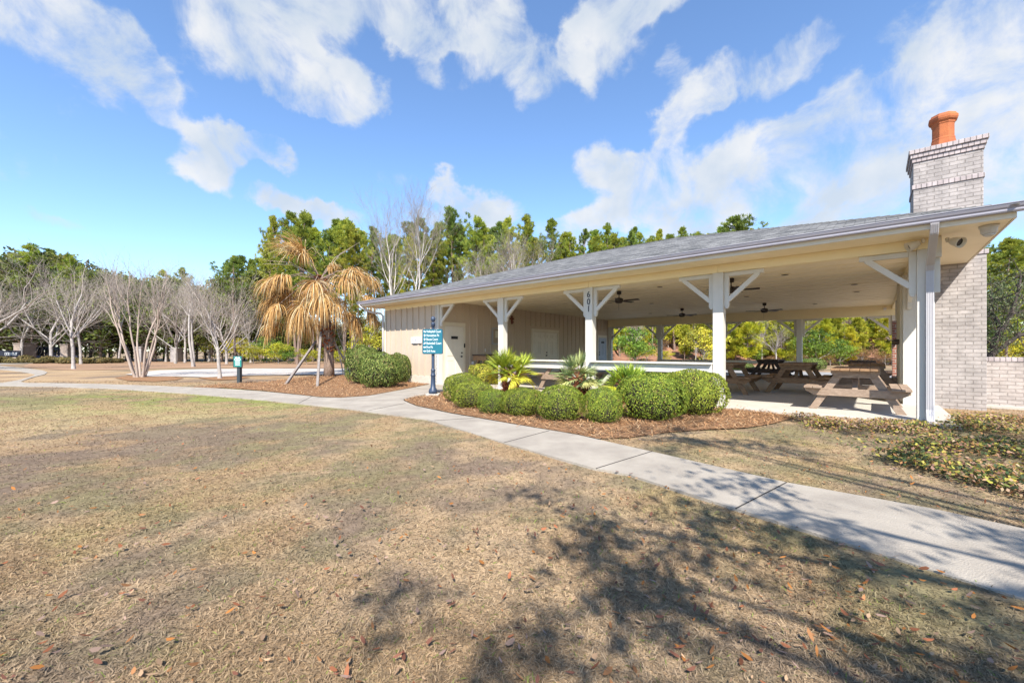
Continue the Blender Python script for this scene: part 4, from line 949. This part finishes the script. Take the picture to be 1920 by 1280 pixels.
put_tree(crape, 287, 676.5, 590, 'second crape myrtle with tan stems, far behind the first', 7.2)
crape2 = bare_tree('bare_tree', 'x', None, 6.0, 15, 'bark_white', 'twig', stems=5, clear=.30, spread=.45, up=.10, r0=.07, lean=.24, cut=2)
put_tree(crape2, 648, 703.5, 590, 'pale many stemmed bare tree behind the dead palm brace', 7.2)

# --- pines
def make_pine(label, seed, h=18.0, crown=.5, dens=1.0, colA=(.43, .44, .06), colB=(.16, .23, .04), rad=2.6, trunk_r=.19):
    rr = np.random.default_rng(seed); t = empty('pine_tree', (0, 0, 0), 0, label, 'tree', 'pines behind the pavilion'); sg = Segs(); p = np.array([0, 0, -.4]); d = np.array([rr.normal(0, .02), rr.normal(0, .02), 1.0]); n = 14; pts = [p]; 
    for i in range(n):
        f = i / n; q = p + d * (h + .4) / n; sg.add(p, q, trunk_r * (1 - f * .85), trunk_r * (1 - (f + 1 / n) * .85)); p = q; pts.append(p); d = d + rr.normal(0, .012, 3); d[2] = 1; d /= np.linalg.norm(d)
    pts = np.array(pts); C = []; DD = []
    nw = int(11 * dens); nb = nw * 4; wj = rr.normal(0, .12, nw)
    for i in range(nb):
        f = min(crown + (1 - crown) * (i // 4 + .5 + wj[i // 4]) / nw, .985); z = f * h; base = np.array([np.interp(z, pts[:, 2], pts[:, k]) for k in range(3)])
        g = (f - crown) / (1 - crown); L = rad * (np.sin(np.pi * (g * .80 + .17)) ** 1.1) * rr.uniform(.3, 1.35); a = rr.uniform(0, 6.283)
        dd = np.array([math.cos(a), math.sin(a), rr.uniform(-.05, .35) + .5 * g]); dd /= np.linalg.norm(dd); q = base; r = .05 * (1 - g * .6)
        m = 4
        for j in range(m):
            e = q + dd * L / m; sg.add(q, e, r, r * .7); q = e; r *= .7; dd = dd + np.array([0, 0, .12]) + rr.normal(0, .09, 3); dd /= np.linalg.norm(dd)
            if j >= 1:
                for _ in range(3): C.append(q + rr.normal(0, .13, 3)); DD.append(dd + rr.normal(0, .45, 3))
    for i in range(int(16 * dens) if crown > .3 else 0):                        # dead stubs below the crown
        f = rr.uniform(.25, crown); z = f * h; base = np.array([np.interp(z, pts[:, 2], pts[:, k]) for k in range(3)]); a = rr.uniform(0, 6.283); dd = np.array([math.cos(a), math.sin(a), rr.uniform(-.2, .3)]); sg.add(base, base + dd * rr.uniform(.3, 1.2), .022, .006)
    for _ in range(8): C.append(pts[-1] + rr.normal(0, .15, 3)); DD.append(np.array([0, 0, 1.]) + rr.normal(0, .4, 3))
    C = np.array(C); DD = np.array(DD); DD /= np.linalg.norm(DD, axis=1)[:, None]; k = 22; n = len(C)
    tone = np.clip(rr.normal(.5, .3, (n, 1)), 0, 1); tc_ = np.array(colB) + (np.array(colA) - np.array(colB)) * tone
    CC = np.repeat(C, k, 0); dn = np.repeat(DD, k, 0) * .95 + rr.normal(0, .5, (n * k, 3)) + [0, 0, .40]; dn /= np.linalg.norm(dn, axis=1)[:, None]
    L = rr.uniform(.24, .46, (n * k, 1)); s = np.cross(dn, rr.normal(0, 1, (n * k, 3))); s /= np.linalg.norm(s, axis=1)[:, None] + 1e-9
    T0 = CC; T1 = CC + dn * L; wd = .028
    Vx = np.stack([T0 - s * wd * .4, T1 - s * wd, T1 + dn * .10, T1 + s * wd], 1)
    Vx = Vx.reshape(-1, 3); Fx = np.arange(4 * n * k).reshape(-1, 4)
    link('trunk', sg.mesh('trunk', 6), M['bark_pine'], t); link('crown', np_mesh('crown', Vx, Fx, np.repeat(tc_, k, 0) * rr.uniform(.8, 1.2, (n * k, 1))), M['pineneedle'], t)
    return t
pines = [make_pine('x', 3, crown=.42, dens=1.5), make_pine('x', 4, crown=.55, dens=1.2, rad=2.3), make_pine('x', 5, crown=.36, dens=1.7, rad=2.9, colA=(.50, .48, .06)), make_pine('x', 6, crown=.62, dens=.95, rad=2.8, colA=(.27, .33, .06), colB=(.10, .165, .045)),
         make_pine('x', 8, crown=.48, dens=1.4, rad=2.2, colA=(.36, .42, .06))]
prof_x = [-120,0,60,150,230,290,330,380,440,490,525,560,600,640,700,760,820,850,900,950,1000,1060,1110,1180,1240,1290,1370,1430,1600,1760,1850,1900,1960,2200]
prof_y = [470,466,462,482,545,498,492,548,482,470,402,396,425,402,418,425,402,396,414,402,408,424,410,420,440,425,408,440,430,440,440,458,450,430]
def put(src, p, h, lab, h0=18.0, wide=1.0, group=None):
    h0 = src.get('top') or max(v.co.z for c in src.children if c.type == 'MESH' for v in c.data.vertices); src['top'] = h0; s = h / h0; rz = rng.uniform(0, 6.28)
    if src.get('label') == 'x': src.location = p; src.scale = (s * wide, s * wide, s); src.rotation_euler.z = rz; src['label'] = lab; src['group'] = group or src.get('group', ''); return src
    return copy_thing(src, p, rz, (s * wide, s * wide, s), lab, group)
def zone(x):
    if x < 250: return 'tall pine standing far behind the bare trees at the left'
    if x < 500: return 'far pine rising above the bare trees near the rules sign'
    if x < 740: return 'tall green pine in the belt behind the dead palm'
    if x < 1130: return 'tall green pine in the belt beyond the left half of the pavilion roof'
    if x < 1680: return 'tall pine on the straw bank beyond the open pavilion'
    return 'tall pine beyond the garden wall at the right'
i = 0
for x in np.arange(-90, 2050, 16):
    x = x + rng.uniform(-7, 7)
    if 215 < x < 265 or 350 < x < 415: continue
    if x < 500 and rng.random() < .35: continue
    D = rng.uniform(46, 62) if x < 500 else rng.uniform(41, 56)
    if 1130 < x < 1680: D = rng.uniform(42, 60)
    p = at(x, D); p.z = GZ + float(bank(np.array(p.x), np.array(p.y)))
    yt = np.interp(x, prof_x, prof_y) + abs(rng.normal(0, 20)) - 7; h = hgt(yt, D) - p.z
    put(pines[i % 5], p, h, zone(x), wide=rng.uniform(.72, 1.2)); i += 1
# a second rank farther back, through whose trunks the sky shows
for x in np.concatenate([np.arange(480, 1130, 46), np.arange(1130, 1700, 11)]):
    x = x + rng.uniform(-12, 12); D = rng.uniform(58, 80); p = at(x, D); p.z = GZ + float(bank(np.array(p.x), np.array(p.y)))
    yt = np.interp(x, prof_x, prof_y) + rng.uniform(8, 50); put(pines[i % 5], p, hgt(yt, D) - p.z, zone(x) + ', back rank'); i += 1
put(pines[0], at(557, 40, GZ), hgt(394, 40), 'bushy bright green pine rising right above the dead palm', wide=1.0)
put(pines[3], at(441, 44, GZ), hgt(480, 44), 'airy pine with layered tufts standing alone left of the dead palm', wide=1.2)
put(pines[3], at(1372, 46, GZ), hgt(406, 46), 'round topped pine peeking over the roof ridge', wide=1.3)

# --- leafy trees and understory
def make_leafy(name, label, group, cat, seed, nclump, nleaf, size, hgt_, rad, colA, colB, low=.1, trunk='bark_pine', tr=.12, flat=1.0, clump=.34, narrow=.25):
    rr = np.random.default_rng(seed); t = empty(name, (0, 0, 0), 0, label, cat, group); sg = Segs()
    d = rdirs(nclump); r = rr.random((nclump, 1)) ** .45; ctr = d * r; ctr[:, 2] = ((ctr[:, 2] + 1) / 2) ** .75
    wz = np.sin(np.pi * np.clip(ctr[:, 2:3] * .78 + .12, 0, 1)) ** .5; ctr[:, :2] *= (narrow + (1 - narrow) * wz) * rad; ctr[:, 2] = hgt_ * (low + (1 - low) * ctr[:, 2])
    ctr[:, 2] = ctr[:, 2] * .97
    sg.add(np.array([0, 0, -.2]), np.array([0, 0, hgt_ * .35]), tr, tr * .75); sg.add(np.array([0, 0, hgt_ * .35]), np.array([.1 * rad, .05, hgt_ * .75]), tr * .75, tr * .3)
    for c in ctr[: max(12, nclump // 3)]:
        b0 = np.array([0, 0, c[2] * rr.uniform(.25, .6)]); mid = (b0 + c) / 2 + rr.normal(0, .06 * rad, 3); sg.add(b0, mid, tr * .35, tr * .22); sg.add(mid, c, tr * .22, tr * .08)
    C = np.repeat(ctr, nleaf, 0) + np.clip(rr.normal(0, 1, (nclump * nleaf, 3)), -1.7, 1.7) * clump * rad * np.array([1, 1, .6 * flat])
    C[:, 2] = np.maximum(C[:, 2], .05)
    tone = np.repeat(np.clip(rr.normal(.5, .35, (nclump, 1)), 0, 1), nleaf, 0); col = np.array(colB) + (np.array(colA) - np.array(colB)) * tone
    Vx, Fx, cc = leaves(C, rr.normal(0, 1, C.shape) + [0, -.1, .6], size, col, .6, .55)
    link('trunk', sg.mesh('trunk', 6), M[trunk], t); link('crown', np_mesh('crown', Vx, Fx, cc), M['treeleaf'], t)
    return t
lt = [make_leafy('evergreen_tree', 'x', 'dark evergreen trees behind the left lawn', 'tree', 61, 170, 40, .15, 9, 3.6, (.16, .19, .035), (.045, .07, .02), .08, clump=.12),
      make_leafy('evergreen_tree', 'x', 'dark evergreen trees behind the left lawn', 'tree', 62, 170, 40, .15, 9, 3.2, (.21, .21, .05), (.06, .08, .025), .1, clump=.12)]
for j, x in enumerate(np.concatenate([np.arange(-900, -90, 45), np.arange(-90, 740, 17)])):
    x = x + rng.uniform(-9, 9); D = rng.uniform(50, 60); yt = np.interp(x, [-90,0,80,170,240,300,380,450,500,540,560],[520,515,505,530,545,535,555,545,525,600,605]) + rng.uniform(-8, 28)
    put(lt[j % 2], at(x, D, GZ), hgt(yt, D) * (1.22 if x < 300 else 1.2), ('dark evergreen tree' if j % 2 == 0 else 'olive green tree') + ' in the mass behind the bare trees' + (' at the far left' if x < 200 else ', left of the dead palm'), 9.0, rng.uniform(.9, 1.25), 'dark evergreen trees behind the left lawn')
ys = [make_leafy('yellow_shrub', 'x', 'yellow green shrubs', 'shrub', 71, 70, 42, .07, 2.6, 1.5, (.56, .52, .04), (.22, .24, .03), .04, 'bark_grey', .05, clump=.13),
      make_leafy('yellow_shrub', 'x', 'yellow green shrubs', 'shrub', 72, 50, 42, .07, 2.6, 1.3, (.54, .50, .05), (.20, .22, .04), .18, 'bark_grey', .05, clump=.13),
      make_leafy('green_shrub', 'x', 'green shrubs', 'shrub', 73, 70, 45, .07, 2.6, 1.4, (.22, .32, .04), (.07, .13, .025), .04, 'bark_grey', .05, clump=.13)]
ys.append(make_leafy('olive_shrub', 'x', 'olive shrubs', 'shrub', 74, 60, 34, .06, 2.6, 1.5, (.36, .22, .09), (.20, .11, .06), .1, 'bark_grey', .05, clump=.15))
def shrub(k, x, yb, yt, lab, wide=1.0, D=None, group=None):
    D = D or F * (H - GZ) / (yb - Y0); p = at(x, D, GZ); p.z = GZ + float(bank(np.array(p.x), np.array(p.y))); return put(ys[k], p, hgt(yt, D) - p.z, lab, 2.6, wide, group)
gy_ = 'yellow green shrubs beyond the sand court'
for (k, x, yb, yt, lab, wd) in [(0,177,675,642,'rounded yellow green hedge shrub on the far left lawn',1.15),(1,402,678,630,'yellow green shrub right behind the pale forked tree',1.0),(1,448,680,632,'yellow green shrub behind the rules sign',1.2),(0,475,681,645,'low yellow green shrub right of the rules sign',1.0),(2,500,680,630,'mid green shrub between the rules sign and the palm',1.2),(0,522,682,640,'bright yellow shrub left of the palm brace',1.1),(2,542,682,648,'green shrub behind the palm brace',1.0),
                             (0,575,683,652,'yellow shrub behind the dead palm trunk, left side',1.1),(0,640,682,655,'yellow shrub right of the dead palm trunk',1.1),(1,690,684,606,'tall yellow green shrub between the palm and the pavilion wall',.95),(2,665,681,640,'green shrub between the palm trunk and the dark shrubs',1.0),(0,610,680,650,'far yellow shrub straight behind the dead palm',1.2)]:
    shrub(k, x, yb, yt, lab, wd, group=gy_)
# understory seen through and beyond the open pavilion
for j in range(96):
    x = rng.uniform(1120, 1720); D = rng.uniform(37, 54); sz = rng.uniform(1.0, 2.6) + max(0, (D - 42) * .16); k = [0, 1, 2, 1, 3, 2, 0, 3][j % 8]
    p = at(x, D); p.z = GZ + float(bank(np.array(p.x), np.array(p.y))) - .05
    sec = 'seen left of the first back post' if x < 1235 else 'seen between the two back posts' if x < 1500 else 'seen right of the second back post'
    put(ys[k], p, sz, ('yellow green' if k < 2 else 'mid green' if k == 2 else 'rusty olive') + ' undergrowth shrub on the straw bank, ' + sec, 2.6, rng.uniform(.8, 1.3), 'undergrowth on the straw bank')
for (x, D, h, lab) in [(1320,34,3.4,'large olive green shrub beyond the back rail, between the back posts'),(1530,35,3.2,'bright green shrub just right of the second back post'),(1190,36,3.4,'dark green tree-like shrub by the far door')]:
    put(ys[2] if x != 1320 else ys[1], at(x, D, GZ), h, lab, 2.6, 1.1, 'undergrowth on the straw bank')
put_tree(bt3, 1455, 690, 598, 'small pale bare tree on the bank, seen under the pavilion roof', 8.6, wide=1.2)
for j in range(26):
    x = rng.uniform(1125, 1690); D = rng.uniform(39, 52); p = at(x, D); p.z = GZ + float(bank(np.array(p.x), np.array(p.y))) - .1; s_ = rng.uniform(.45, .8)
    copy_thing(bt2 if j % 2 else bt1, p, rng.uniform(0, 6.28), (s_ * .8, s_ * .8, s_), 'thin bare sapling on the straw bank, ' + ('left of the fourth post' if x < 1345 else 'right of the fourth post'), 'bare saplings on the straw bank')
yp = [make_pine('x', 91, h=7.0, crown=.10, dens=1.3, colA=(.66, .60, .05), colB=(.34, .38, .04), rad=1.5, trunk_r=.07), make_pine('x', 92, h=7.0, crown=.16, dens=1.1, colA=(.58, .56, .06), colB=(.28, .34, .04), rad=1.3, trunk_r=.07)]
for j in range(46):
    x = 1120 + 13.2 * j + rng.uniform(-9, 9); D = rng.uniform(38, 50); p = at(x, D); p.z = GZ + float(bank(np.array(p.x), np.array(p.y))) - .05
    put(yp[j % 2], p, rng.uniform(3.4, 7.0), 'yellow green young pine on the straw bank, ' + ('seen left of the first back post' if x < 1235 else 'seen between the two back posts' if x < 1500 else 'seen right of the second back post'), wide=rng.uniform(.8, 1.15), group='young pines on the straw bank')
# hedges seen under the back of the pavilion
for (x, lab) in ((1523, 'dark low hedge shrub behind the back right table'), (1388, 'dark low hedge shrub behind the dark back table')):
    bp_ = copy_thing(bC, at(x, 28, GZ), 0, (.75, .7, .8 if x > 1500 else .5), lab, 'dark shrubs behind the pavilion')
# birch like trees behind the pavilion roof
bw = bare_tree('birch_tree', 'x', 'pale bare trees behind the pavilion roof', 14.0, 81, 'bark_white', 'twig', stems=3, clear=.36, spread=.36, up=.13, lean=.10, r0=.10)
bw1 = bare_tree('birch_tree', 'x', 'pale bare trees behind the pavilion roof', 14.0, 82, 'bark_white', 'twig', stems=1, clear=.5, spread=.4, up=.12, r0=.09)
put(bw, at(764, 36, GZ), hgt(345, 36), 'tall white stemmed birch with three trunks rising behind the roof end', 15.0, 1.2)
put(bw1, at(735, 36, GZ), hgt(370, 36), 'single slim birch left of the three stemmed one, by the roof end', 15.0, 1.0)
put(bw, at(972, 37, GZ), hgt(425, 37), 'greyish bare tree rising behind the middle of the roof', 15.0, 1.1)
put(bw, at(900, 38, GZ), hgt(465, 38), 'smaller bare tree behind the roof, left of the greyish one', 15.0, 1.1)

# --- live oak behind the garden wall, and pines' bushes at the right
def live_oak():
    rr = np.random.default_rng(9); D = 19.5; p = at(1848, D, GZ); t = empty('live_oak', p, 0, 'spreading live oak with dark leaning limbs behind the garden wall', 'tree'); sg = Segs(); k = D / F; tips = []
    def L3(x, y, dep): return np.array([(x - 1848) * k, dep, hgt(y, D) - GZ])
    def limb(pts, r0, r1):
        for i in range(len(pts) - 1): f0, f1 = i / (len(pts) - 1), (i + 1) / (len(pts) - 1); sg.add(pts[i], pts[i + 1], r0 + (r1 - r0) * f0, r0 + (r1 - r0) * f1); 
    b0 = L3(1856, 668, 0); limb([np.array([0, 0, -.2]), b0], .20, .17)
    arms = [[b0, L3(1872, 640, .2), L3(1895, 612, .4), L3(1925, 585, .5), L3(1960, 560, .8)], [b0, L3(1858, 630, -.3), L3(1872, 590, -.5), L3(1880, 550, -.6), L3(1890, 520, -.5)], [b0, L3(1845, 630, .4), L3(1838, 590, .8), L3(1840, 555, 1.0)], [L3(1895, 612, .4), L3(1900, 580, .9), L3(1915, 545, 1.2)], [b0, L3(1880, 630, -.6), L3(1915, 615, -1.1), L3(1950, 605, -1.4)]]
    for a in arms:
        limb(a, .11, .04)
        for q in a[1:]:
            for _ in range(9):
                e = q + rr.normal(0, .55, 3) + [0, 0, .2]; sg.add(q, e, .022, .008); tips.append(e)
                for _ in range(3): e2 = e + rr.normal(0, .32, 3); sg.add(e, e2, .01, .004); tips.append(e2)
    C = np.repeat(np.array(tips), 11, 0) + rr.normal(0, .17, (len(tips) * 11, 3)); n = len(C)
    col = np.where(rr.random((n, 1)) < .35, np.array([.22, .24, .13]), np.array([.07, .10, .035]))
    Vx, Fx, cc = leaves(C, rr.normal(0, 1, (n, 3)) + [0, -.2, .4], .05, col, .6, .5)
    link('trunk', sg.mesh('trunk', 6), M['bark_oak'], t); link('crown', np_mesh('crown', Vx, Fx, cc), M['treeleaf'], t)
live_oak()
for (k, x, yt, D, lab) in [(0,1880,640,28,'yellow shrub behind the live oak trunk'),(1,1915,630,30,'yellow green shrub at the right edge above the garden wall'),(0,1950,640,29,'yellow shrub right of the live oak'),(2,1860,600,33,'green bushy shrub behind the live oak')]:
    put(ys[k], at(x, D, GZ), hgt(yt, D) + .3, lab, 2.6, 1.2, 'shrubs beyond the garden wall')
for (x, yt, D) in ((1868,445,30),(1905,470,31),(1945,440,33),(1885,520,27),(1925,500,28),(1850,500,34)):
    put(pines[2] if D != 30 else pines[0], at(x, D, GZ), hgt(yt, D), 'bushy young pine close behind the live oak, above the garden wall', 18.0, 1.5, 'young pines beyond the garden wall')

# --- far left: gate pillars, fence, dark board sign, low shrubs
for (x, yt, wpx, lab) in ((47,643,20,'stone gate pillar right of the dark board sign'),(127,645,14,'stone gate pillar beside the tallest bare tree trunk'),(331,652,13,'pale stone cabinet like pillar behind the thin bare trees'),(264,650,11,'pale pillar seen through the crape myrtle stems')):
    D = 49; p = at(x, D, GZ); t = empty('gate_pillar', p, 0, lab, 'pillar', 'stone pillars along the far drive'); w_ = wpx / F * D; hh = hgt(yt, D) - GZ
    MB().box(-w_/2, -w_/2, 0, w_/2, w_/2, hh - .12).build('shaft', M['stone'] if x < 200 else M['brick'], t, bevel=.02); MB().box(-w_/2 - .06, -w_/2 - .06, hh - .118, w_/2 + .06, w_/2 + .06, hh).build('cap', M['stone'] if x < 200 else M['brick'], t, bevel=.02)
p = at(90, 50.5, GZ); fe = empty('dark_fence', p, 0, 'dark fence with blue grey lower panels between the stone pillars', 'fence')
f_ = MB(); f_.box(-4.2, 0, 0, 3.6, .08, .75); f_.build('panel', M['bluewall'], fe)
f_ = MB()
for k_ in range(26): f_.box(-4.2 + k_ * .3, -.02, .751, -4.14 + k_ * .3, .06, 1.75)
f_.box(-4.2, .061, 1.45, 3.6, .1, 1.8); f_.box(-4.2, .061, .95, 3.6, .1, 1.1); f_.build('railing', M['darkfence'], fe)
p = G(19, 671.5); p = at(19, 46, GZ); bs = empty('board_sign', p, 0, 'wide dark board sign with pale lettering at the far left', 'sign'); 
sb = MB().box(-1.15, -.06, .62, 1.15, .06, 1.35).build('sign_panel', M['darkfence'], bs, bevel=.02)
MB().box(-1.1, -.08, -.1, -.9, .08, .619).build('leg', M['darkfence'], bs); MB().box(.9, -.08, -.1, 1.1, .08, .619).build('leg', M['darkfence'], bs)
l = MB(); x = -.52
for w_ in (.14, .16, .15, .13, .15, .16, .12, .14):
    l.box(x, -.066, .87, x + .035, -.0605, 1.12); l.box(x + .036, -.066, 1.08, x + w_, -.0605, 1.12); l.box(x + .036, -.066, .87, x + w_ * .8, -.0605, .91); x += w_ + .035
l.build('lettering', M['white_letter'], sb)
ls = make_bush('x', 'low tan shrubs along the far drive', 1400, (.20, .16, .06), (.09, .08, .035), .11, .12, (.28, .20, .07), 'shrub')
first = True
for x in np.arange(-30, 232, 15.5):
    xx = x + rng.uniform(-4, 4); D = rng.uniform(42, 46); sc = (rng.uniform(.55, .85), .6, rng.uniform(.5, .85)); lab = 'low tan tufted shrub in the row before the dark fence' if x < 140 else 'low tan tufted shrub in the row before the yellow green hedge'
    if first: ls.location = at(xx, D, GZ); ls.scale = sc; ls['label'] = lab; first = False
    else: copy_thing(ls, at(xx, D, GZ), rng.uniform(0, 6), sc, lab)

# --- the evergreen tree that stands behind the viewer and shades the right foreground
def shade_tree():
    rr = np.random.default_rng(SHSEED); c0 = np.array([5.6, -4.6]); t = empty('shade_tree', (c0[0], c0[1], GZ), 0, 'tall evergreen oak behind the viewer that throws the dappled shade', 'tree'); sg = Segs()
    hub = np.array([0, 0, 3.6]); sg.add(np.array([0, 0, -.3]), hub, .30, .24); C = []; Rr = []
    for i in range(98):
        a = rr.uniform(0, 6.283); q = rr.random() ** .5; e = np.array([math.cos(a) * q * 6.3, math.sin(a) * q * 4.4, rr.uniform(5.4, 9.2) - q * .8])
        m = (hub + e) / 2 + rr.normal(0, .35, 3); sg.add(hub + [0, 0, rr.uniform(-.4, 1.5)], m, .07, .045); sg.add(m, e, .045, .015)
        for _ in range(4):
            w_ = e + rr.normal(0, .42, 3) * [1, 1, .6]; sg.add(e, w_, .014, .005); C.append(w_); Rr.append(rr.uniform(.10, .22))
    C = np.array(C); Rr = np.array(Rr)[:, None]; C = np.repeat(C, 62, 0) + rr.normal(0, 1, (len(C) * 62, 3)) * np.repeat(Rr, 62, 0); n = len(C)
    Vx, Fx, cc = leaves(C, rr.normal(0, 1, (n, 3)) + [0, 0, .6], .065, np.tile([.08, .11, .03], (n, 1)), .6, .42)
    link('trunk', sg.mesh('trunk', 6), M['bark_oak'], t); link('crown', np_mesh('crown', Vx, Fx, cc), M['treeleaf'], t)
SHSEED = 14
shade_tree()

# ------------------------------------------------------------------ ground cover (uncountable)
def sample_view(n, y0, y1, pw, side=1.5):
    """points on the ground in front, denser near the viewer"""
    uu = rng.random(n); e = 1 - pw; Yv = (y0 ** e + uu * (y1 ** e - y0 ** e)) ** (1 / e); X = rng.uniform(-1, 1, n) * (1.28 * Yv + side); return X, Yv
def grass():
    X, Yv = sample_view(800000, 1.0, 18, 1.5); k = ~not_lawn(X, Yv) & (~inpoly(X, Yv, IVY) | (rng.random(len(X)) < .6)); X, Yv = X[k], Yv[k]
    cov = fbm(X * .45 + 5, Yv * .45) * .6 + fbm(X * 1.7 + 40, Yv * 1.7 + 9) * .4; k = rng.random(len(X)) < np.clip(2.0 - cov * 2.5, .2, 1); X, Yv = X[k], Yv[k]; n = len(X); X = X + rng.normal(0, .025, n); Yv = Yv + rng.normal(0, .025, n)
    Z = GZ + (fbm(X * .8, Yv * .8) - .5) * .03 - .006; a = rng.uniform(0, 6.283, n); el = np.abs(rng.normal(.28, .28, n)); L = rng.uniform(.018, .05, n) * (1 + .05 * Yv); wd = rng.uniform(.0007, .0016, n) * (1 + .25 * Yv)
    d = np.stack([np.cos(a) * np.cos(el), np.sin(a) * np.cos(el), np.sin(el)], -1); s = np.stack([-np.sin(a), np.cos(a), rng.normal(0, .3, n)], -1); P0 = np.stack([X, Yv, Z], -1)
    mid = P0 + d * (L * .55)[:, None]; a2 = a + rng.normal(0, .5, n); tip = mid + np.stack([np.cos(a2) * L * .45, np.sin(a2) * L * .45, np.sin(el) * L * .1], -1)
    Vx = np.stack([P0 - s * wd[:, None], P0 + s * wd[:, None], mid + s * wd[:, None] * .9, mid - s * wd[:, None] * .9, tip], 1)
    col = lawn_col(X, Yv); straw = np.array([.44, .325, .205]); g = (rng.random(n) < .022) | (rng.random(n) < (col[:, 1] > col[:, 0]) * .5)
    col = col * .8 + straw * .2; col *= rng.uniform(.42, 1.3, (n, 1)); col[g] = np.array([.22, .27, .06]) * rng.uniform(.7, 1.2, (g.sum(), 1))
    b = np.arange(n)[:, None] * 5; F1 = np.concatenate([b, b + 1, b + 2, b + 3], 1); F2 = np.concatenate([b + 3, b + 2, b + 4, b + 4], 1)
    tri = np.concatenate([np.concatenate([b, b + 1, b + 2], 1), np.concatenate([b, b + 2, b + 3], 1), np.concatenate([b + 3, b + 2, b + 4], 1)], 0)
    tag(link('grass', np_mesh('grass', Vx.reshape(-1, 3), tri, np.concatenate([col] * 3)), M['straw']), 'thin dormant straw coloured grass covering the lawn', 'grass', kind='stuff')
grass()
def leaf_litter():
    X, Yv = sample_view(9500, 1.2, 15, .85); w = np.clip(.22 + .5 * fbm(X * .6 + 70, Yv * .6) + np.clip((X + .6) * .22, 0, 1.2), 0, 1); k = (rng.random(len(X)) < w * .8) & (~not_lawn(X, Yv) | inpoly(X, Yv, BED_A)); X, Yv = X[k], Yv[k]; n = len(X)
    a = rng.uniform(0, 6.283, n); L = rng.uniform(.009, .028, n); wd = L * rng.uniform(.24, .42, n); tilt = rng.normal(0, .3, n); cur = rng.uniform(.0, .018, n)
    d = np.stack([np.cos(a) * np.cos(tilt), np.sin(a) * np.cos(tilt), np.sin(tilt)], -1); s = np.stack([-np.sin(a), np.cos(a), rng.normal(0, .35, n)], -1); C = np.stack([X, Yv, GZ + .012 + np.abs(np.sin(tilt)) * L + rng.uniform(0, .012, n)], -1)
    up = np.zeros((n, 3)); up[:, 2] = cur
    Vx = np.stack([C - d * L[:, None] + up, C - d * L[:, None] * .4 - s * wd[:, None] * .8 + up * .7, C + d * L[:, None] * .4 - s * wd[:, None] + up * .7, C + d * L[:, None] + up, C + d * L[:, None] * .4 + s * wd[:, None] + up * .7, C - d * L[:, None] * .4 + s * wd[:, None] * .8 + up * .7], 1)
    pal = np.array([[.30, .11, .05], [.36, .17, .07], [.22, .09, .055], [.42, .27, .16], [.40, .16, .04], [.33, .22, .17]]); col = pal[rng.integers(0, 6, n)] * rng.uniform(.5, 1.1, (n, 1))
    b = np.arange(n)[:, None] * 6; Fx = np.concatenate([b + i for i in range(6)], 1)
    tag(link('fallen_leaves', np_mesh('fallen_leaves', Vx.reshape(-1, 3), Fx, col), M['leaflit']), 'brown fallen oak leaves scattered over the lawn', 'leaf litter', kind='stuff')
leaf_litter()
def straw_litter():
    parts = []
    for poly, n in ((BED_A, 42000), (BED_B, 26000)):
        xs = [p[0] for p in poly]; yv = [p[1] for p in poly]; X = rng.uniform(min(xs), max(xs), n); Yv = rng.uniform(min(yv), max(yv), n); k = inpoly(X, Yv, poly); X, Yv = X[k], Yv[k]; n = len(X); j_ = np.where(rng.random(n) < .35, .16, .05); X = X + rng.normal(0, 1, n) * j_; Yv = Yv + rng.normal(0, 1, n) * j_; k = ~inpoly(X, Yv, POLY_PATH) | (rng.random(n) < .12); X, Yv = X[k], Yv[k]; n = len(X)
        a = rng.uniform(0, 6.283, n); el = np.abs(rng.normal(.12, .2, n)); L = rng.uniform(.05, .15, n); d = np.stack([np.cos(a) * np.cos(el), np.sin(a) * np.cos(el), np.sin(el)], -1); s = np.stack([-np.sin(a), np.cos(a), 0 * a], -1) * .0045
        P0 = np.stack([X, Yv, np.full(n, GZ + .02) + rng.uniform(0, .025, n)], -1); Vx = np.stack([P0 - s, P0 + s, P0 + d * L[:, None] + s, P0 + d * L[:, None] - s], 1).reshape(-1, 3)
        pal = np.array([[.43, .235, .11], [.33, .175, .085], [.48, .32, .18], [.19, .115, .07]]); parts.append((Vx, np.arange(4 * n).reshape(n, 4), pal[rng.integers(0, 4, n)] * rng.uniform(.7, 1.25, (n, 1))))
    tag(link('pine_straw', np_mesh('pine_straw', *merge(parts)), M['needle']), 'loose orange brown pine straw strewn over the planting beds', 'pine straw', kind='stuff')
straw_litter()
def ivy():
    xs = [p[0] for p in IVY]; yv = [p[1] for p in IVY]; n = 78000; X = rng.uniform(min(xs), max(xs), n); Yv = rng.uniform(min(yv), max(yv), n); k = inpoly(X, Yv, IVY); X, Yv = X[k] + rng.normal(0, .08, k.sum()), Yv[k] + rng.normal(0, .08, k.sum()); n = len(X)
    nn = fbm(X * 1.3 + 11, Yv * 1.3); k = rng.random(n) < np.clip(nn * 4.6 - 1.85, .05, 1); X, Yv, nn = X[k], Yv[k], nn[k]; n = len(X)
    hz = np.clip((nn - .36) * .6, .012, .13); Z = GZ + hz * rng.random(n) ** .6 + .01
    pal = np.array([[.05, .075, .03], [.13, .15, .04], [.36, .32, .06], [.32, .18, .07], [.26, .15, .10], [.44, .31, .19]]); w = rng.random(n) + (fbm(X * .7 + 3, Yv * .7) - .45) * 1.3 + np.clip((X - 7) * .05, 0, .2); idx = np.clip((w * 6).astype(int), 0, 5)
    Vx, Fx, cc = leaves(np.stack([X, Yv, Z], -1), np.tile([0, -.15, 1.0], (n, 1)), .024, pal[idx], .45, .6)
    tag(link('ivy', np_mesh('ivy', Vx, Fx, cc), M['leaf']), 'low creeping groundcover with yellow and dark leaves by the corner post', 'groundcover', kind='stuff')
ivy()
